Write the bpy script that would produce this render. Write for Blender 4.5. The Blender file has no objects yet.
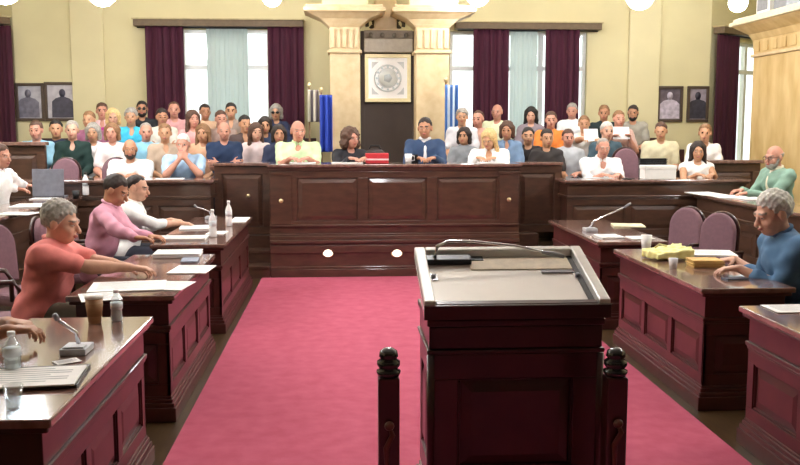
import bpy, math, random
import numpy as np
from mathutils import Matrix, Vector
random.seed(7)
rng = np.random.default_rng(7)
scn = bpy.context.scene
COL = scn.collection
PI = math.pi

# ------------------------------------------------------------------ camera
F = 900.0
PITCH = math.atan(.1172)
YAW = math.atan(.0640)
CAMZ = 1.73
cam = bpy.data.cameras.new('camera')
cam.sensor_width = 36
cam.lens = F / 800 * 36
cam.clip_start = .05
camo = bpy.data.objects.new('camera', cam)
COL.objects.link(camo)
camo.location = (0, 0, CAMZ)
camo.rotation_euler = (PI / 2 - PITCH, 0, -YAW)
scn.camera = camo
_fw = np.array([math.sin(YAW) * math.cos(PITCH), math.cos(YAW) * math.cos(PITCH), -math.sin(PITCH)])
_rt = np.array([math.cos(YAW), -math.sin(YAW), 0])
_up = np.cross(_rt, _fw)


def at(px, py, X=None, Y=None, Z=None):
    """world point seen at a pixel of the 800x465 frame, at a given depth or height"""
    d = _rt * (px - 400) / F - _up * (py - 232.5) / F + _fw
    if X is not None:
        t = X / d[0]
    elif Y is not None:
        t = Y / d[1]
    else:
        t = (Z - CAMZ) / d[2]
    return np.array([0, 0, CAMZ]) + d * t


# ------------------------------------------------------------------ materials
def lin(h):
    if isinstance(h, str):
        h = h.lstrip('#')
        c = [int(h[i:i + 2], 16) / 255 for i in (0, 2, 4)]
    else:
        c = h
    return tuple(x / 12.92 if x <= .04045 else ((x + .055) / 1.055) ** 2.4 for x in c)


MATS = {}


def mat(name, col, rough=.6, var=.12, scale=18, coat=0, metal=0, bump=0, stretch=None, col2=None, spec=.5, emit=0, sss=0, detail=3):
    if name in MATS:
        return MATS[name]
    m = bpy.data.materials.new(name)
    m.use_nodes = True
    nt = m.node_tree
    b = nt.nodes['Principled BSDF']
    c = lin(col)
    b.inputs['Roughness'].default_value = rough
    b.inputs['Metallic'].default_value = metal
    b.inputs['Specular IOR Level'].default_value = spec
    if coat:
        b.inputs['Coat Weight'].default_value = coat
        b.inputs['Coat Roughness'].default_value = .08
    if emit:
        b.inputs['Emission Color'].default_value = (*c, 1)
        b.inputs['Emission Strength'].default_value = emit
    tc = nt.nodes.new('ShaderNodeTexCoord')
    mp = nt.nodes.new('ShaderNodeMapping')
    if stretch:
        mp.inputs['Scale'].default_value = stretch
    nz = nt.nodes.new('ShaderNodeTexNoise')
    nz.inputs['Scale'].default_value = scale
    nz.inputs['Detail'].default_value = detail
    rp = nt.nodes.new('ShaderNodeValToRGB')
    rp.color_ramp.elements[0].position = .3
    rp.color_ramp.elements[1].position = .7
    c2 = lin(col2) if col2 else tuple(min(1, x * (1 + var)) for x in c)
    c1 = c if col2 else tuple(x * (1 - var) for x in c)
    rp.color_ramp.elements[0].color = (*c1, 1)
    rp.color_ramp.elements[1].color = (*c2, 1)
    L = nt.links.new
    L(tc.outputs['Object'], mp.inputs['Vector'])
    L(mp.outputs['Vector'], nz.inputs['Vector'])
    L(nz.outputs['Fac'], rp.inputs['Fac'])
    L(rp.outputs['Color'], b.inputs['Base Color'])
    if bump:
        bp = nt.nodes.new('ShaderNodeBump')
        bp.inputs['Strength'].default_value = bump
        bp.inputs['Distance'].default_value = .02
        L(nz.outputs['Fac'], bp.inputs['Height'])
        L(bp.outputs['Normal'], b.inputs['Normal'])
    MATS[name] = m
    return m


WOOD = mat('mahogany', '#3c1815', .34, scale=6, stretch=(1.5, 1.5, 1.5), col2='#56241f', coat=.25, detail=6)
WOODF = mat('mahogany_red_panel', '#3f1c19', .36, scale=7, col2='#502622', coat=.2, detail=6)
WOODT = mat('mahogany_top_painted_glare', '#6d4f44', .16, scale=5, stretch=(4, 1, 1), col2='#8c6d62', coat=.8, detail=6)  # glare painted in: base colour lightened for the shine on the tops
WOODD = mat('dark_mahogany', '#2a0d0a', .32, scale=6, col2='#3e1611', coat=.3, detail=6)
WOODB = mat('brown_dais_wood', '#452e24', .36, scale=6, stretch=(1, 1, 3), col2='#5b4031', coat=.45, detail=6)
WALL = mat('cream_wall', '#d6cb9f', .85, var=.03, scale=2)
STRIP = mat('cream_wall_strip', '#d9cea4', .85, var=.03, scale=2)
STONE = mat('beige_marble', '#cbb083', .45, scale=7, col2='#dcc69e', detail=8, bump=.03)
STONE2 = mat('veined_beige_marble', '#bf9d62', .4, scale=4, col2='#d8bd86', detail=9, stretch=(1.4, 1.4, .5))
CARPET = mat('crimson_carpet', '#ae4861', .95, scale=9, col2='#ba566f', detail=8, bump=.15)
PARQ = mat('dark_parquet', '#3a2a1a', .35, scale=5, col2='#4d3920', stretch=(8, 1, 1), coat=.2)
CEIL = mat('white_ceiling', '#f0ead8', .9, var=.02)
WHITE = mat('white_paint', '#f2f2ee', .5, var=.02)
PAPER = mat('white_paper', '#f6f6f4', .7, var=.02)
PLAST = mat('white_plastic', '#f0f0f0', .35, var=.02)
GREYP = mat('grey_plastic', '#8b8d92', .4)
BLACK = mat('black_plastic', '#121214', .4)
CHROME = mat('chrome', '#d8d8dc', .18, metal=1, var=.02)
DMETAL = mat('dark_metal', '#2a2a2c', .35, metal=.7)
BRASS = mat('pale_brass', '#dcc99a', .3, metal=.6)
CURT = mat('burgundy_velvet', '#3a0b22', .8, scale=10, col2='#4a102b', stretch=(3, 3, .3))
MAUVE = mat('mauve_upholstery', '#84626c', .8, scale=40, var=.08)
BLADD = mat('pelmet_wood', '#6b5840', .6)


def glass_mat(name, tint=(.97, 1, .99), gl=.08):
    m = bpy.data.materials.new(name)
    m.use_nodes = True
    nt = m.node_tree
    nt.nodes.clear()
    o = nt.nodes.new('ShaderNodeOutputMaterial')
    mx = nt.nodes.new('ShaderNodeMixShader')
    t = nt.nodes.new('ShaderNodeBsdfTransparent')
    t.inputs['Color'].default_value = (*tint, 1)
    g = nt.nodes.new('ShaderNodeBsdfGlossy')
    g.inputs['Roughness'].default_value = .05
    mx.inputs['Fac'].default_value = gl
    nt.links.new(t.outputs[0], mx.inputs[1])
    nt.links.new(g.outputs[0], mx.inputs[2])
    nt.links.new(mx.outputs[0], o.inputs['Surface'])
    return m


GLASS = glass_mat('window_glass')
CLEAR = glass_mat('clear_plastic', (.9, .94, .95), .22)


def sheer_mat():
    m = bpy.data.materials.new('sheer_voile')
    m.use_nodes = True
    nt = m.node_tree
    nt.nodes.clear()
    o = nt.nodes.new('ShaderNodeOutputMaterial')
    m1 = nt.nodes.new('ShaderNodeMixShader')
    m2 = nt.nodes.new('ShaderNodeMixShader')
    t = nt.nodes.new('ShaderNodeBsdfTransparent')
    d = nt.nodes.new('ShaderNodeBsdfDiffuse')
    tr = nt.nodes.new('ShaderNodeBsdfTranslucent')
    for n in (d, tr):
        n.inputs['Color'].default_value = (.66, .73, .71, 1)
    m1.inputs['Fac'].default_value = .5
    m2.inputs['Fac'].default_value = .08
    L = nt.links.new
    L(d.outputs[0], m1.inputs[1])
    L(tr.outputs[0], m1.inputs[2])
    L(m1.outputs[0], m2.inputs[1])
    L(t.outputs[0], m2.inputs[2])
    L(m2.outputs[0], o.inputs['Surface'])
    return m


SHEER = sheer_mat()


def globe_mat(s):
    return mat('lit_globe_%d' % s, '#fcfcff', .5, var=.01, emit=s)


# ------------------------------------------------------------------ objects
def tag(o, label=None, cat=None, group=None, kind=None):
    if label:
        o['label'] = label
    if cat:
        o['category'] = cat
    if group:
        o['group'] = group
    if kind:
        o['kind'] = kind
    return o


def thing(name, label, cat, loc=(0, 0, 0), rz=0, group=None):
    o = bpy.data.objects.new(name, None)
    o.empty_display_size = .1
    COL.objects.link(o)
    o.location = loc
    o.rotation_euler = (0, 0, rz)
    return tag(o, label, cat, group)


def copy_tree(o, parent=None):
    c = o.copy()
    COL.objects.link(c)
    if parent is not None:
        c.parent = parent
    for ch in list(o.children):
        copy_tree(ch, c)
    return c


class MB:
    """collects shapes into ONE mesh"""

    def __init__(s):
        s.v = []
        s.f = []
        s.sm = []
        s.mi = []

    def add(s, vs, fs, smooth=False, M=None, mi=0):
        n = len(s.v)
        if M is not None:
            vs = [tuple(M @ Vector(v)) for v in vs]
        s.v += [tuple(v) for v in vs]
        for f in fs:
            s.f.append(tuple(i + n for i in f))
            s.sm.append(smooth)
            s.mi.append(mi)
        return s

    def box(s, x0, x1, y0, y1, z0, z1, M=None, mi=0):
        vs = [(x0, y0, z0), (x1, y0, z0), (x1, y1, z0), (x0, y1, z0), (x0, y0, z1), (x1, y0, z1), (x1, y1, z1), (x0, y1, z1)]
        return s.add(vs, [(3, 2, 1, 0), (4, 5, 6, 7), (0, 1, 5, 4), (1, 2, 6, 5), (2, 3, 7, 6), (3, 0, 4, 7)], False, M, mi)

    def frus(s, a, b, M=None):
        """frustum between two rects (x0,x1,y0,y1,z)"""
        vs = []
        for x0, x1, y0, y1, z in (a, b):
            vs += [(x0, y0, z), (x1, y0, z), (x1, y1, z), (x0, y1, z)]
        return s.add(vs, [(3, 2, 1, 0), (4, 5, 6, 7), (0, 1, 5, 4), (1, 2, 6, 5), (2, 3, 7, 6), (3, 0, 4, 7)], False, M)

    def lathe(s, prof, n=20, c=(0, 0, 0), M=None, sx=1, sy=1):
        vs = []
        fs = []
        for r, z in prof:
            for i in range(n):
                a = 2 * PI * i / n
                vs.append((c[0] + r * sx * math.cos(a), c[1] + r * sy * math.sin(a), c[2] + z))
        m = len(prof)
        for j in range(m - 1):
            for i in range(n):
                k = (i + 1) % n
                fs.append((j * n + i, j * n + k, (j + 1) * n + k, (j + 1) * n + i))
        fs.append(tuple(range(n - 1, -1, -1)))
        fs.append(tuple((m - 1) * n + i for i in range(n)))
        return s.add(vs, fs, True, M)

    def sphere(s, c, r, n=18, m=12, sc=(1, 1, 1)):
        prof = [(max(1e-4, math.sin(PI * j / m)), -math.cos(PI * j / m)) for j in range(m + 1)]
        M = Matrix.Translation(c) @ Matrix.Diagonal((r * sc[0], r * sc[1], r * sc[2], 1))
        return s.lathe(prof, n, M=M)

    def tube(s, pts, r, n=8):
        pts = [Vector(p) for p in pts]
        rs = r if isinstance(r, (list, tuple)) else [r] * len(pts)
        vs = []
        fs = []
        up = Vector((0, 0, 1))
        for i, p in enumerate(pts):
            t = (pts[min(i + 1, len(pts) - 1)] - pts[max(i - 1, 0)]).normalized()
            ref = up if abs(t.z) < .95 else Vector((1, 0, 0))
            a = t.cross(ref).normalized()
            b = a.cross(t)
            for k in range(n):
                w = 2 * PI * k / n
                vs.append(tuple(p + (a * math.cos(w) + b * math.sin(w)) * rs[i]))
        for i in range(len(pts) - 1):
            for k in range(n):
                q = (k + 1) % n
                fs.append((i * n + k, i * n + q, (i + 1) * n + q, (i + 1) * n + k))
        fs.append(tuple(range(n)))
        fs.append(tuple((len(pts) - 1) * n + k for k in range(n - 1, -1, -1)))
        return s.add(vs, fs, True)

    def prism(s, poly, z0, z1, M=None, smooth=False):
        n = len(poly)
        vs = [(x, y, z0) for x, y in poly] + [(x, y, z1) for x, y in poly]
        fs = [tuple(range(n - 1, -1, -1)), tuple(range(n, 2 * n))]
        fs += [(i, (i + 1) % n, n + (i + 1) % n, n + i) for i in range(n)]
        return s.add(vs, fs, smooth, M)

    def build(s, name, m, parent=None, bevel=0, kind=None, loc=None):
        me = bpy.data.meshes.new(name)
        me.from_pydata(s.v, [], s.f)
        me.polygons.foreach_set('use_smooth', s.sm)
        for k in (m if isinstance(m, (list, tuple)) else [m]):
            me.materials.append(k)
        me.polygons.foreach_set('material_index', s.mi)
        import bmesh
        b = bmesh.new()
        b.from_mesh(me)
        bmesh.ops.recalc_face_normals(b, faces=b.faces)
        b.to_mesh(me)
        b.free()
        me.update()
        o = bpy.data.objects.new(name, me)
        COL.objects.link(o)
        if parent is not None:
            o.parent = parent
        if loc is not None:
            o.location = loc
        if bevel:
            md = o.modifiers.new('bevel', 'BEVEL')
            md.width = bevel
            md.segments = 2
            md.limit_method = 'ANGLE'
        if kind:
            o['kind'] = kind
        return o


def Tr(x, y, z, rz=0, rx=0, ry=0):
    return Matrix.Translation((x, y, z)) @ Matrix.Rotation(rz, 4, 'Z') @ Matrix.Rotation(ry, 4, 'Y') @ Matrix.Rotation(rx, 4, 'X')
# ------------------------------------------------------------------ people: smooth implicit surfaces turned into one mesh
def unit(v):
    v = np.asarray(v, float)
    return v / max(1e-9, np.linalg.norm(v))


class Field:
    def __init__(s):
        s.p = []

    def ell(s, c, r, R=None, k=.02, op='u'):
        c = np.asarray(c, float)
        r = np.asarray(r, float)
        m = float(r.max())
        s.p.append(('e', c - m, c + m, c, r, R, k, op))

    def cap(s, a, b, ra, rb=None, k=.02, op='u', flat=None):
        a = np.asarray(a, float)
        b = np.asarray(b, float)
        rb = ra if rb is None else rb
        m = max(ra, rb)
        s.p.append(('c', np.minimum(a, b) - m, np.maximum(a, b) + m, (a, b), (ra, rb), flat, k, op))

    def cut(s, fn):
        s.p.append(('f', None, None, fn, None, None, 0, 'i'))

    def eval(s, h):
        los = np.array([p[1] for p in s.p if p[1] is not None and p[7] == 'u'])
        his = np.array([p[2] for p in s.p if p[1] is not None and p[7] == 'u'])
        lo = los.min(0) - 3 * h
        hi = his.max(0) + 3 * h
        n = np.ceil((hi - lo) / h).astype(int) + 1
        Fd = np.full(n, .2, np.float32)
        ax = [(lo[i] + h * np.arange(n[i])).astype(np.float32) for i in range(3)]
        for kind, plo, phi, a, b, R, k, op in s.p:
            if kind == 'f':
                X, Y, Z = np.meshgrid(*ax, indexing='ij', sparse=True)
                Fd = np.maximum(Fd, a(X, Y, Z))
                continue
            mg = k + 2.5 * h
            i0 = np.clip(np.floor((plo - mg - lo) / h).astype(int), 0, n - 1)
            i1 = np.clip(np.ceil((phi + mg - lo) / h).astype(int) + 1, 1, n)
            sl = tuple(slice(i0[i], i1[i]) for i in range(3))
            if any(i1[i] <= i0[i] for i in range(3)):
                continue
            X, Y, Z = np.meshgrid(*[ax[i][sl[i]] for i in range(3)], indexing='ij')
            P = np.stack([X, Y, Z], -1)
            if kind == 'e':
                q = P - a.astype(np.float32)
                if R is not None:
                    q = q @ np.asarray(R, np.float32)
                k1 = np.sqrt(((q / b.astype(np.float32)) ** 2).sum(-1)) + 1e-6
                k2 = np.sqrt(((q / (b * b).astype(np.float32)) ** 2).sum(-1)) + 1e-6
                d = k1 * (k1 - 1) / k2
            else:
                A, B = a
                ab = (B - A).astype(np.float32)
                q = P - A.astype(np.float32)
                t = np.clip((q @ ab) / max(1e-9, float(ab @ ab)), 0, 1)
                w = q - t[..., None] * ab
                d = np.sqrt((w ** 2).sum(-1)) - (b[0] + (b[1] - b[0]) * t)
            o = Fd[sl]
            if op == 'u':
                hh = np.maximum(k - np.abs(o - d), 0) / max(k, 1e-6)
                Fd[sl] = np.minimum(o, d) - hh * hh * k * .25
            else:
                d = -d
                hh = np.maximum(k - np.abs(o - d), 0) / max(k, 1e-6)
                Fd[sl] = np.maximum(o, d) + hh * hh * k * .25
        return Fd, lo, ax


def nets(Fd, lo, h):
    s = Fd < 0
    nx, ny, nz = Fd.shape
    cnt = np.zeros((nx - 1, ny - 1, nz - 1), np.int8)
    for dx in (0, 1):
        for dy in (0, 1):
            for dz in (0, 1):
                cnt += s[dx:nx - 1 + dx, dy:ny - 1 + dy, dz:nz - 1 + dz]
    act = (cnt > 0) & (cnt < 8)
    I = np.argwhere(act)
    idx = np.full(act.shape, -1, np.int64)
    idx[act] = np.arange(len(I))
    acc = np.zeros((len(I), 3))
    c = np.zeros(len(I))
    cor = [(0, 0, 0), (1, 0, 0), (0, 1, 0), (1, 1, 0), (0, 0, 1), (1, 0, 1), (0, 1, 1), (1, 1, 1)]
    ed = [(0, 1), (2, 3), (4, 5), (6, 7), (0, 2), (1, 3), (4, 6), (5, 7), (0, 4), (1, 5), (2, 6), (3, 7)]
    val = [Fd[I[:, 0] + q[0], I[:, 1] + q[1], I[:, 2] + q[2]] for q in cor]
    for a, b in ed:
        x = (val[a] < 0) != (val[b] < 0)
        t = np.where(x, val[a] / np.where(x, val[a] - val[b], 1), 0)
        p = np.array(cor[a]) + t[:, None] * (np.array(cor[b]) - np.array(cor[a]))
        acc += np.where(x[:, None], p, 0)
        c += x
    V = lo + h * (I + acc / c[:, None])
    Q = []
    for axis in range(3):
        sl0 = [slice(None)] * 3
        sl1 = [slice(None)] * 3
        sl0[axis] = slice(0, -1)
        sl1[axis] = slice(1, None)
        a = s[tuple(sl0)]
        b = s[tuple(sl1)]
        E = np.argwhere(a != b)
        u, v = [(1, 2), (2, 0), (0, 1)][axis]
        E = E[(E[:, u] > 0) & (E[:, v] > 0) & (E[:, u] < Fd.shape[u] - 1) & (E[:, v] < Fd.shape[v] - 1)]
        du = np.zeros(3, int)
        du[u] = 1
        dv = np.zeros(3, int)
        dv[v] = 1
        q = np.stack([idx[tuple((E - du - dv).T)], idx[tuple((E - dv).T)], idx[tuple(E.T)], idx[tuple((E - du).T)]], 1)
        fl = a[tuple(E.T)]
        q[~fl] = q[~fl][:, ::-1]
        Q.append(q)
    return V, np.concatenate(Q)


def mesh_from(field, h, name, mats, parent, pick=None, noise=None):
    Fd, lo, ax = field.eval(h)
    if noise is not None:
        X, Y, Z = np.meshgrid(*ax, indexing='ij', sparse=True)
        Fd = Fd + noise(X, Y, Z)
    V, Q = nets(Fd, lo, h)
    me = bpy.data.meshes.new(name)
    me.vertices.add(len(V))
    me.vertices.foreach_set('co', V.astype(np.float32).ravel())
    me.loops.add(len(Q) * 4)
    me.loops.foreach_set('vertex_index', Q.astype(np.int32).ravel())
    me.polygons.add(len(Q))
    me.polygons.foreach_set('loop_start', np.arange(0, len(Q) * 4, 4, dtype=np.int32))
    me.polygons.foreach_set('use_smooth', np.ones(len(Q), bool))
    for m in mats:
        me.materials.append(m)
    if pick is not None:
        fc = V[Q].mean(1)
        me.polygons.foreach_set('material_index', pick(fc).astype(np.int32))
    me.update(calc_edges=True)
    me.validate()
    o = bpy.data.objects.new(name, me)
    COL.objects.link(o)
    o.parent = parent
    return o


def rot(axis, a):
    return np.array(Matrix.Rotation(a, 3, axis))


def cloth(col):
    return mat('cloth_' + col.strip('#'), col, .85, var=.07, scale=22)


SKINS = {'fair': '#cf9f86', 'pink': '#c88f79', 'tan': '#b68263', 'warm': '#c1906e'}
HAIRS = {'black': '#1b1614', 'dark': '#2c211c', 'brown': '#54392a', 'grey': '#9a958c', 'silver': '#c4c1b8', 'white': '#dcd8ce', 'blond': '#d8b77e', 'lightbrown': '#8a6544'}


def finger(Fl, base, d, n, L, r, curl, k=.006):
    """three bones bending towards n"""
    p = np.array(base, float)
    a = curl * .5
    for i, fr in enumerate((.45, .32, .23)):
        v = d * math.cos(a) + n * math.sin(a)
        q = p + v * L * fr
        Fl.cap(p, q, r * (1 - .1 * i), r * (.92 - .1 * i), k)
        p = q
        a += curl * .6


def hand(Fl, w, d, n, side, curl=.5, sc=1., rmin=0.):
    """palm, four unequal fingers and a thumb; d along the hand, n out of the palm, side = direction of the thumb"""
    d = unit(d)
    n = unit(n - d * np.dot(n, d))
    s = unit(side - d * np.dot(side, d) - n * np.dot(side, n))
    fr = max(.0088 * sc, rmin)
    for i, (o, L) in enumerate(((.030, .072), (.010, .080), (-.010, .075), (-.029, .060))):
        kn = w + d * (.092 - abs(o) * .25) * sc + s * o * sc
        Fl.cap(w + s * o * .55 * sc, kn, .016 * sc, .0125 * sc, .012)
        finger(Fl, kn, unit(d + s * o * 3), n, L * sc, fr, curl * (1 + .12 * i))
    tb = w + d * .028 * sc + s * .03 * sc
    t1 = tb + (d * .55 + s * .75 + n * .3) * .042 * sc
    t2 = t1 + (d * .85 + s * .35 + n * .35) * .032 * sc
    Fl.cap(tb, t1, .016 * sc, .0115 * sc, .01)
    Fl.cap(t1, t2, fr * 1.15, fr, .006)


def ik(S, T, l1, l2, hint):
    v = T - S
    L = np.linalg.norm(v)
    if L > (l1 + l2) * .995:
        v *= (l1 + l2) * .995 / L
        L = (l1 + l2) * .995
        T = S + v
    d = v / L
    a = (l1 * l1 - l2 * l2 + L * L) / (2 * L)
    hgt = math.sqrt(max(0, l1 * l1 - a * a))
    hint = np.asarray(hint, float)
    hint = unit(hint - d * np.dot(hint, d))
    return S + d * a + hint * hgt, T


HEADS = []


def person(label, head, Y, floor=0., face=0., lean=6, yaw=0., pitch=0., roll=0., arms=('lap', 'lap'), shirt='#ffffff', sleeve='short',
           hair=('short', 'dark'), skin='fair', legs='#2a2c36', h=.012, beard=None, glasses=None, stand=False, bulk=1., group=None,
           female=False, table=.77, collar=None, jacket=None, tie=None, hs=1., tl=None, curl=.55, narrow=1., neck=None):
    """head: pixel of the head's centre; face: degrees the person is turned (0 looks down the hall at the camera)"""
    Hw = at(head[0], head[1], Y=Y)
    rz = math.radians(face)
    Rz = rot('Z', rz)
    ln = math.radians(lean)
    dirs = np.array([0, -math.sin(ln), math.cos(ln)])
    back = np.array([0, math.cos(ln), math.sin(ln)])
    nd = unit(np.array([0, -math.sin(ln * .9 + .12), math.cos(ln * .9 + .12)]))
    seat = .93 if stand else .46
    zt = Hw[2] - floor
    # torso length so that the head lands where it stands in the room
    T = (zt - (seat + .09) - .155 * nd[2]) / max(.5, dirs[2])
    Tl = min(.62, max(.40, T))
    up = (T - Tl) * dirs[2]
    pel = np.array([0, 0, seat + .09 + up])
    N = pel + dirs * Tl
    Hc = N + nd * .155
    root_xy = Hw[:2] - (Rz @ Hc)[:2]
    root = thing('person', label, 'person', (root_xy[0], root_xy[1], floor), rz, group)
    if abs(up) > .03:
        print('SEATSHIFT %.3f %s' % (up, label[:50]))
    HEADS.append((root, floor, stand, face, Y))

    def tolocal(w):
        return np.array(Rz.T @ (np.asarray(w, float) - np.array([root_xy[0], root_xy[1], floor])))
    Rh = rot('Z', math.radians(yaw)) @ rot('X', -math.radians(-pitch)) @ rot('Y', math.radians(roll))

    def hd(x, y, z):
        return Hc + Rh @ (np.array([x, y, z]) * hs)
    sw = (.165 if female else .185) * (1 + (bulk - 1) * .4) * narrow
    bulk = bulk * narrow
    S = [N - dirs * .055 + np.array([sgn * sw, 0.01, 0]) for sgn in (-1, 1)]
    Rt = np.stack([np.array([1, 0, 0]), back, dirs], 1)
    # ---- arms
    A = []
    for i, sgn in enumerate((-1, 1)):
        spec = arms[i]
        n = np.array([0, 0, -1.])
        hint = np.array([sgn * .5, .5, -.8])
        hdv = None
        if spec == 'lap':
            tgt = np.array([sgn * .1, -.33, seat + .20 + up])
        elif spec == 'side':
            tgt = S[i] + np.array([sgn * .09, -.03, -.50])
        elif spec == 'cross':
            tgt = N + np.array([-sgn * .09, -.24, -.26])
            n = np.array([0, 1., 0])
            hint = np.array([sgn, .1, -.7])
            hdv = np.array([-sgn, 0, .15])
        elif spec == 'table':
            tgt = np.array([sgn * .1, -.44 - math.sin(ln) * .3, table + .04])
            hdv = np.array([-sgn * .6, -.8, -.05])
        elif spec == 'chin':
            tgt = Hc + np.array([sgn * .03, -.15, -.17])
            n = np.array([-sgn * .3, 1., 0])
            hdv = np.array([-sgn * .25, .3, 1.])
            hint = np.array([sgn * .7, -.3, -1])
        else:
            tgt = tolocal(spec[0])
            if len(spec) > 1 and spec[1] is not None:
                hdv = Rz.T @ np.asarray(spec[1], float)
            if len(spec) > 2:
                hint = np.asarray(spec[2], float)
        E_, W_ = ik(S[i], tgt, .30, .265, hint)
        if hdv is None:
            hdv = unit(W_ - E_) * .6 + np.array([0, -.4, -.15])
        A.append((S[i], E_, W_, unit(hdv), n, sgn))
    # ---- legs
    G = []
    for sgn in (-1, 1):
        hip = pel + np.array([sgn * .09, 0, -.03])
        if stand:
            kn = np.array([sgn * .1, -.01, .5])
            an = np.array([sgn * .1, .02, .09])
        else:
            kn = np.array([sgn * .14, -.42, seat + .06])
            an = np.array([sgn * .13, -.40, .09])
        G.append((hip, kn, an, sgn))
    b = bulk
    tors = [(pel + dirs * .02, (.16 * b, .115 * b, .11)), (pel + dirs * Tl * .38 - back * .012 * b, (.150 * b, .112 * b, .15)),
            (pel + dirs * Tl * .70 - back * .005, ((.150 if female else .168) * b, .118 * b, .16))]
    # ---- body
    B = Field()
    for c, r in tors:
        B.ell(c, np.array(r) * .93, Rt, .05)
    B.cap(S[0] + np.array([.03, 0, 0]), S[1] - np.array([.03, 0, 0]), .052, k=.05)
    B.cap(N - dirs * .06 + back * .01, hd(0, .018, -.06), .058 if not female else .05, .054 if not female else .047, .035)
    rm = h * .62 if h < .0085 else 0
    for (s_, e_, w_, hv, n, sgn) in A:
        B.cap(s_, e_, .049 * b, .041, .03)
        B.cap(e_, w_ - unit(w_ - e_) * .01, .041, .028, .02)
        B.cap(e_ + (w_ - e_) * .1, e_ + (w_ - e_) * .45, .043, .04, .02)
        sd = np.array([-sgn, 0, 0.])
        if abs(hv[0]) > .8:
            sd = np.array([0, 0, 1.])
        hand(B, w_, hv, n, sd, curl, 1., rm)
    for (hp, kn, an, sgn) in G:
        B.cap(hp, kn, .08, .056, .04)
        B.cap(kn, an, .054, .036, .02)
        B.cap(an - np.array([0, 0, .03]), an + np.array([0, -.14, -.05]), .036, .028, .02)
    Rr = Rh
    B.ell(hd(0, .014, .026), np.array((.075, .093, .089)) * hs, Rr, .03)
    B.ell(hd(0, -.034, -.03), np.array((.060, .057, .085)) * hs, Rr, .02)
    B.ell(hd(0, -.045, -.080), np.array((.043, .042, .034)) * hs, Rr, .025)
    B.cap(hd(-.036, -.080, .020), hd(.036, -.080, .020), .013 * hs, k=.014)
    for sgn in (-1, 1):
        B.ell(hd(sgn * .032, -.103, .002), np.array((.019, .018, .011)) * hs, Rr, .010, op='s')
        B.ell(hd(sgn * .078, .008, -.008), np.array((.012, .022, .034)) * hs, Rr, .008)
        B.ell(hd(sgn * .036, -.064, -.035), np.array((.026, .024, .024)) * hs, Rr, .02)
    B.cap(hd(0, -.090, .004), hd(0, -.112, -.032), .009 * hs, .0145 * hs, .012)
    B.ell(hd(0, -.098, -.062), np.array((.022, .010, .010)) * hs, Rr, .008)
    for sgn in (-1, 1):
        B.ell(hd(sgn * .031, -.079, .003), np.array((.0135, .0135, .0125)) * hs, None, .003)

    def pick(fc):
        q = (fc - Hc) @ Rh / hs
        ax_ = np.abs(q[:, 0])
        out = np.zeros(len(fc), int)
        lip = (ax_ < .023) & (q[:, 1] < -.092) & (q[:, 2] > -.071) & (q[:, 2] < -.053)
        brow = (ax_ > .012) & (ax_ < .05) & (q[:, 1] < -.06) & (q[:, 2] > .020) & (q[:, 2] < .0285)
        eye = (((ax_ - .031) / .013) ** 2 + ((q[:, 2] - .002) / .0068) ** 2 < 1) & (h < .012) & (q[:, 1] < -.075)
        pup = ((ax_ - .031) ** 2 + (q[:, 2] - .002) ** 2 < (.0062 if h < .012 else .009) ** 2) & (q[:, 1] < -.075)
        out[lip] = 1
        out[brow] = 2
        out[eye] = 3
        out[pup] = 4
        return out
    sk = mat('skin_' + skin, SKINS[skin], .5, var=.06, scale=30)
    lipm = mat('lips', '#b4695c', .4, var=.05)
    bm = mat('hair_' + hair[1], HAIRS[hair[1]], .6, scale=60, var=.25)
    brm = bm if hair[1] not in ('silver', 'white', 'grey') else mat('grey_brow', '#8a7f74', .7)
    body = mesh_from(B, h, 'body', [sk, lipm, brm, mat('eye_white', '#d9d2c8', .3, var=.02), mat('eye_dark', '#1d120c', .2)], root, pick)
    # ---- shirt
    C = Field()
    g = .013
    for c, r in tors:
        C.ell(c, np.array(r) + g, Rt, .05)
    C.cap(S[0] + np.array([.02, 0, 0]), S[1] - np.array([.02, 0, 0]), .062 + (.006 if jacket else 0), k=.06)
    nk = -.03
    C.cap(N - dirs * .07 + back * .008, N + nd * nk + back * .012, .076, .069, .04)
    for (s_, e_, w_, hv, n, sgn) in A:
        if sleeve == 'long':
            C.cap(s_, e_, .062 * b, .059, .04)
            C.cap(e_, e_ + (w_ - e_) * .93, .059, .042, .025)
        elif sleeve == 'rolled':
            C.cap(s_, e_, .062 * b, .054, .04)
            C.cap(e_, e_ + (w_ - e_) * .3, .054, .052, .02)
        elif sleeve == 'mid':
            C.cap(s_, e_, .064 * b, .056, .04)
            C.cap(e_, e_ + (w_ - e_) * .5, .056, .05, .025)
        elif sleeve == 'short':
            C.cap(s_, s_ + (e_ - s_) * .72, .064 * b, .062, .04)
        else:
            C.cap(s_, s_ + (e_ - s_) * .05, .055, .055, .03)
    if neck == 'open' and not jacket:
        C.ell(N + dirs * .02 - back * .10, (.042, .06, .125), Rt, .012, op='s')
    elif neck == 'round':
        C.ell(N + dirs * .035 - back * .075, (.066, .068, .062), Rt, .012, op='s')
    C.cap(pel + np.array([-.08, 0, -.03]), pel + np.array([.08, 0, -.03]), .118 * b, k=.05)
    ph = len(HEADS) * 1.37 % 6

    def folds(X, Y_, Z):
        return ((.0075 if h < .008 else .0045) * np.sin(31 * Z + 9 * X + ph) * np.sin(23 * X + 17 * Y_ + 2 * ph) + .003 * np.sin(53 * Z - 37 * X + 21 * Y_)).astype(np.float32)
    hs_ = max(h, .010)
    sm = cloth(shirt)
    so = mesh_from(C, hs_, 'jacket' if jacket else 'shirt', [cloth(jacket) if jacket else sm], root, None, folds)
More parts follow.
